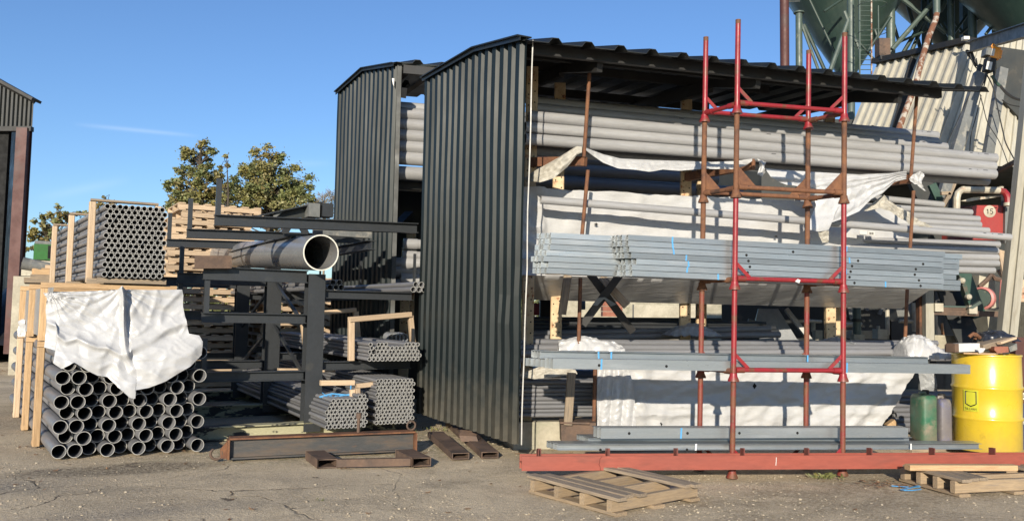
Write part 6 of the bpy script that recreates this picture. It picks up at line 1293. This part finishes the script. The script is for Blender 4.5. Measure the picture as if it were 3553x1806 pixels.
rw = thing('rusty_rail', 'rusty horizontal rail with a roller lying on it beside the rusty column', 'rail', tkp(260, 1100, 10.2)); MB().bar(tkp(15, 1086, 10.2), tkp(502, 1102, 10.2), .08, .065).build('rail', 'rust_dark', rw)
MB().tube(tkp(95, 1066, 10.2), tkp(330, 1072, 10.2), .022).build('roller', 'rust_dark', rw); MB().tube(tkp(120, 1052, 10.2), tkp(310, 1056, 10.2), .014).build('bar', 'leg_green', rw)
for x, y in ((100, 1058), (320, 1072)): MB().box(tkp(x, y, 10.15), (.05, 0, 0), (0, .04, 0), (0, 0, .05)).build('bearing', 'pipe_white', rw)
MB().prism([tkp(300, 1062, 10.1), tkp(375, 1015, 10.1), tkp(388, 1030, 10.1), tkp(330, 1066, 10.1)], Vector((0, .05, 0))).build('tongue', 'leg_green', rw)
wl_ = thing('flywheel', 'pink rimmed wheel on the machine behind the leaning post', 'wheel', tkp(410, 1000, 10.9)); MB().lathe(tkp(405, 1000, 11), [(.0, 0), (.14, 0), (.15, .03), (.15, .1), (.125, .12), (.125, .05), (0, .04)], 32, ax=Vector((-.75, -.65, 0))).build('disc', 'red_tank_pale', wl_)
MB().lathe(tkp(400, 1000, 10.97), [(.0, .08), (.115, .08), (.115, .1), (0, .105)], 32, ax=Vector((-.75, -.65, 0))).build('face', 'leg_green', wl_)
st_ = MB(); st_.prism([tkp(370, 850, 11.6), tkp(470, 875, 11.6), tkp(480, 1060, 11.6), tkp(400, 1080, 11.6), tkp(360, 1000, 11.6)], Vector((0, .4, 0))); tag(st_.build('concrete_lump', 'concrete_pale'), 'mossy pale concrete lump behind the pink wheel', 'concrete block')
tag(MB().path([tkp(370, 925, 11), tkp(420, 880, 11), tkp(450, 845, 11), tkp(470, 870, 11), tkp(530, 885, 11)], .03, 6).build('bent_bar', 'rust_dark'), 'bent dark bar arching over the concrete lump', 'steel bar')
tag(MB().tube(tkp(516, 880, 10.9), tkp(506, 1060, 10.9), .018).build('pink_bar', 'red_tank_pale'), 'thin pink upright bar beside the leaning post', 'steel bar')
tag(MB().prism([P(3425, 1090, 10.8), P(3560, 1060, 10.8), P(3570, 1250, 10.8), P(3440, 1250, 10.8)], Vector((0, .5, 0))).build('concrete_block', 'concrete'), 'big grey concrete block behind the drum at the right', 'concrete block')
b = MB(); b.box(P(3545, 1110, 10.2), (.11, 0, 0), (0, .3, 0), (.03, 0, .22)); tag(b.build('concrete_post', 'concrete'), 'rough concrete post at the right picture edge', 'concrete block')
for (u0, v0, u1, v1, lb) in ((3480, 880, 3560, 1010, 'pale timber slat, upper of the loose pile behind the leaning post'), (3470, 935, 3560, 1060, 'pale timber slat, lower of the loose pile behind the leaning post'), (3550, 920, 3500, 1000, 'crossing pale slat in the loose pile'), (3475, 870, 3500, 1010, 'upright pale slat in the loose pile')):
    tag(MB().bar(P(u0, v0, 11.4), P(u1, v1, 11), .1, .03, Y3).build('loose_board', 'timber_pale'), lb, 'timber', 'loose slats behind the post')
b = MB()
for i in range(46):
    c = P(U(3515, 3600), U(1000, 1080), U(10.6, 11.2)); b.box(c, (U(.02, .06), U(-.02, .02), U(-.02, .02)), (0, U(.02, .05), U(-.02, .02)), (0, 0, U(.015, .04)))
tag(b.build('rubble', 'brick_pale'), 'heap of reddish and pale rubble at the right picture edge', 'rubble', kind='stuff')
# columns, plinths and pipes in the gap below the galvanised bundles
tag(MB().bar(P(3195, 985, 10.3), P(3195, 1190, 10.3), .075, .09, Y3).build('column', 'rust'), 'rusty narrow steel column beside the pale one', 'column'); tag(MB().bar(P(3219, 980, 10.2), P(3221, 1210, 10.2), .10, .1, Y3).build('column', 'channel_pale'), 'pale rust-streaked steel column behind the stop post', 'column')
lg = thing('support_column', 'pale green tube leg standing on a concrete plinth behind the bundles', 'support', P(2972, 1200, 11.5)); MB().tube(P(2970, 960, 11.5), P(2974, 1165, 11.5), .055).build('tube', 'leg_green', lg); b = MB(); c = P(2975, 1205, 11.5); c.z = P(2975, 1202, 11.5).z; b.lathe(c, [(.17, -.6), (.15, 0), (.10, .1), (.10, .17)], 8); b.build('plinth', 'concrete', lg); MB().lathe(P(2973, 1110, 11.5), [(.075, -.02), (.075, .02)], 16).build('clamp', 'dark_steel', lg)
tag(MB().box(P(3052, 1158, 12), (.065, 0, 0), (0, .1, 0), (0, 0, .07)).tube(P(3048, 1150, 12), P(3047, 1130, 12), .025).build('pump_block', 'concrete_pale'), 'small pale block with a stub on top behind the lower pipes', 'block')
tag(MB().box(P(3010, 1160, 12.6), (.28, 0, 0), (0, .1, 0), (0, 0, .06)).build('kerb_block', 'concrete'), 'grey low concrete kerb behind the plinth', 'concrete block')
tag(MB().prism([P(3118, 1110, 12), P(3100, 1030, 12), P(3150, 1020, 12), P(3168, 1030, 12), P(3165, 1080, 12), P(3150, 1112, 12)], Vector((0, .3, 0))).build('machine_hopper', 'steel_grey'), 'grey tapered machine hopper in the gap below the bundles', 'hopper')
tag(MB().prism([P(3108, 1030, 11.9), P(3138, 1028, 11.9), P(3120, 1062, 11.9)], Vector((0, .02, 0))).build('cream_plate', 'pipe_white'), 'cream triangular plate on the machine hopper', 'plate')
tag(MB().cbar(P(3104, 992, 11.2), P(3108, 1014, 11.2), .08, .08).build('timber_end', 'timber_pale'), 'pale block end hanging below the galvanised bundle', 'timber')
for (u0, v0, u1, v1, r, m, lb) in ((3120, 1113, 3190, 1114, .025, 'pipe_white', 'white horizontal pipe across the machine'), (3168, 1050, 3172, 1150, .03, 'pipe_white', 'white upright pipe beside the rusty column'), (3246, 1095, 3248, 1160, .025, 'pipe_white', 'white valve pipe right of the pale column'), (3268, 1120, 3272, 1165, .018, 'orange_rust', 'orange pipe with a pale tip right of the valve pipe'),
                                (3078, 1030, 3080, 1160, .03, 'pipe_white', 'cream upright pipe before the dark machine'), (2935, 1125, 2990, 1124, .03, 'pipe_white', 'white flanged pipe beside the plant leg'), (2790, 1112, 2850, 1115, .025, 'pipe_white', 'pale horizontal pipe behind the middle scaffold post'), (2822, 1118, 2822, 1150, .03, 'concrete', 'short grey standpipe behind the middle posts')):
    tag(MB().tube(P(u0, v0, 12), P(u1, v1, 12), r).build('plant_pipe', m), lb, 'pipe')
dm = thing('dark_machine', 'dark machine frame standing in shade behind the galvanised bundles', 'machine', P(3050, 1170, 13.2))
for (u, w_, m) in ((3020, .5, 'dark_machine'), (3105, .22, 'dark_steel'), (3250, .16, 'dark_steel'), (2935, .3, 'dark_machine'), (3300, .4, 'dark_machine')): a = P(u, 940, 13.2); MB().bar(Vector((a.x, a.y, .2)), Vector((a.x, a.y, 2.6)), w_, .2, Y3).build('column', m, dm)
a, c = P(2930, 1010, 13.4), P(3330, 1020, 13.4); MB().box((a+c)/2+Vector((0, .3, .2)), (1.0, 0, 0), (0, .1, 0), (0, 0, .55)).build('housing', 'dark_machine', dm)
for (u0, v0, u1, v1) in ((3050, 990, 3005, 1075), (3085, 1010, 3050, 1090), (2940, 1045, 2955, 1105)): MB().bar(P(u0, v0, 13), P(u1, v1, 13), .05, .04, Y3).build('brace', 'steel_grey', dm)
tag(MB().box(P(3290, 1185, 11.2), (.28, 0, 0), (0, .2, 0), (0, 0, .09)).build('concrete_kerb', 'concrete'), 'low concrete kerb right of the pale column', 'concrete block')
tag(MB().prism([P(3312, 1135, 10.9), P(3384, 1142, 10.9), P(3392, 1200, 10.9), P(3328, 1200, 10.9)], Vector((0, .03, .0))).build('steel_plate', 'steel_grey'), 'grey steel plate standing before the conveyor belt', 'plate')
# further off, seen through the shelves
yd = thing('concrete_wall', 'long beige concrete retaining wall seen through the shelves', 'wall', P(2420, 1130, 22)); q = P(2200, 1055, 30); MB().box(Vector((q.x+2.2, 30.2, q.z/2)), (2.2, 0, 0), (0, .2, 0), (0, 0, q.z/2)).build('panel', 'concrete_pale', yd); q2 = P(2430, 1050, 28); MB().box(Vector((q2.x+1.6, 28.2, q2.z/2)), (1.6, 0, 0), (0, .15, 0), (0, 0, q2.z/2)).build('panel', 'concrete', yd)
q = P(1915, 985, 34); MB().box(Vector((q.x+3, 34, q.z/2)), (3, 0, 0), (0, .2, 0), (0, 0, q.z/2)).build('panel', 'concrete', yd)
for k in range(3): c = P(2122, 1053+k*18, 27); tag(MB().box(c, (.32, .05, 0), (0, .3, 0), (0, 0, .075)).build('brick_slab', 'brick'), ('top', 'middle', 'bottom')[k]+' red-brown slab of the small stack seen through the cross brace', 'slab', 'red slabs seen through the brace')
tag(MB().tube(P(2008, 1056, 15), P(2030, 1056, 15), .09, n=16).build('steel_drum', 'steel_grey'), 'grey round end seen through the shed beside the left stop post', 'drum')
hp_ = MB(); c = P(2290, 1115, 27); hp_.grid([[Vector((c.x-1.5+i*.2, c.y-1+j*.2, max(0, .62*math.exp(-((i-7)/4.5)**2-((j-5)/3.5)**2)+.05*noise.noise(Vector((i*.9, j*.9, 5)))))) for i in range(16)] for j in range(11)]); tag(hp_.build('gravel_heap', 'stone', recalc=False), 'low heap of beige gravel before the retaining wall', 'gravel heap')
ls_ = thing('leaning_sheet', 'cloudy plastic sheet leaning in a pale frame behind the lower pipes', 'sheet', P(2700, 1180, 10.5)); MB().prism([P(2632, 1070, 10.4), P(2700, 1070, 10.4), P(2765, 1175, 10.2), P(2790, 1186, 10.2), P(2640, 1186, 10.2), P(2620, 1120, 10.3)], Vector((0, .03, .0))).build('pane', 'film_grey', ls_)
MB().bar(P(2728, 1072, 10.35), P(2818, 1188, 10.15), .05, .06, Y3).build('frame_bar', 'trim_white', ls_); MB().tube(P(2596, 1110, 10.3), P(2640, 1122, 10.3), .02).build('clamp', 'steel_grey', ls_)
tag(MB().box(P(2836, 1166, 10.9), (.045, 0, 0), (0, .06, 0), (0, 0, .08)).build('kerb_block', 'concrete'), 'mossy concrete foot beside the leaning sheet', 'concrete block')
tag(MB().box(P(1865, 1072, 14), (.15, 0, 0), (0, .1, 0), (.05, 0, .1)).build('red_white_barrier', 'red_tank'), 'tilted red barrier board seen past the first shed post', 'barrier')
b = MB(); b.box(P(1905, 1085, 12.6), (.14, 0, 0), (0, .2, 0), (0, 0, .2)); tag(b.build('steel_post', 'dark_steel'), 'black steel box post seen through the shed', 'post')
tag(MB().prism([P(2560, 1300, 22), P(2620, 1300, 22), P(2620, 1075, 22), P(2560, 1080, 22)], Vector((0, .3, 0))).build('pale_pier', 'concrete_pale'), 'pale pier seen between the middle scaffold posts', 'pier')
# hedge mass far behind everything closes the low horizon
b = MB(); random.seed(5)
for i in range(12000):
    x = U(-60, 75); y = 62+U(0, 6); hh = 2.6+1.6*noise.noise(Vector((x*.11, 3, 1))); p = Vector((x, y, hh*R()**.8)); d1 = Vector((random.gauss(0, 1), random.gauss(0, 1), random.gauss(0, 1))).normalized(); d2 = d1.cross(Vector((random.gauss(0, 1), random.gauss(0, 1), random.gauss(0, 1)))).normalized(); s = U(.2, .42)
    b.add([p-d1*s, p+d2*s*.6, p+d1*s, p-d2*s*.6], [(0, 1, 2, 3)], [p]*4)
tag(b.build('hedge_belt', 'leaf_a', recalc=False, smooth=0), 'far belt of dark hedge closing the yard at the horizon', 'hedge', kind='stuff')
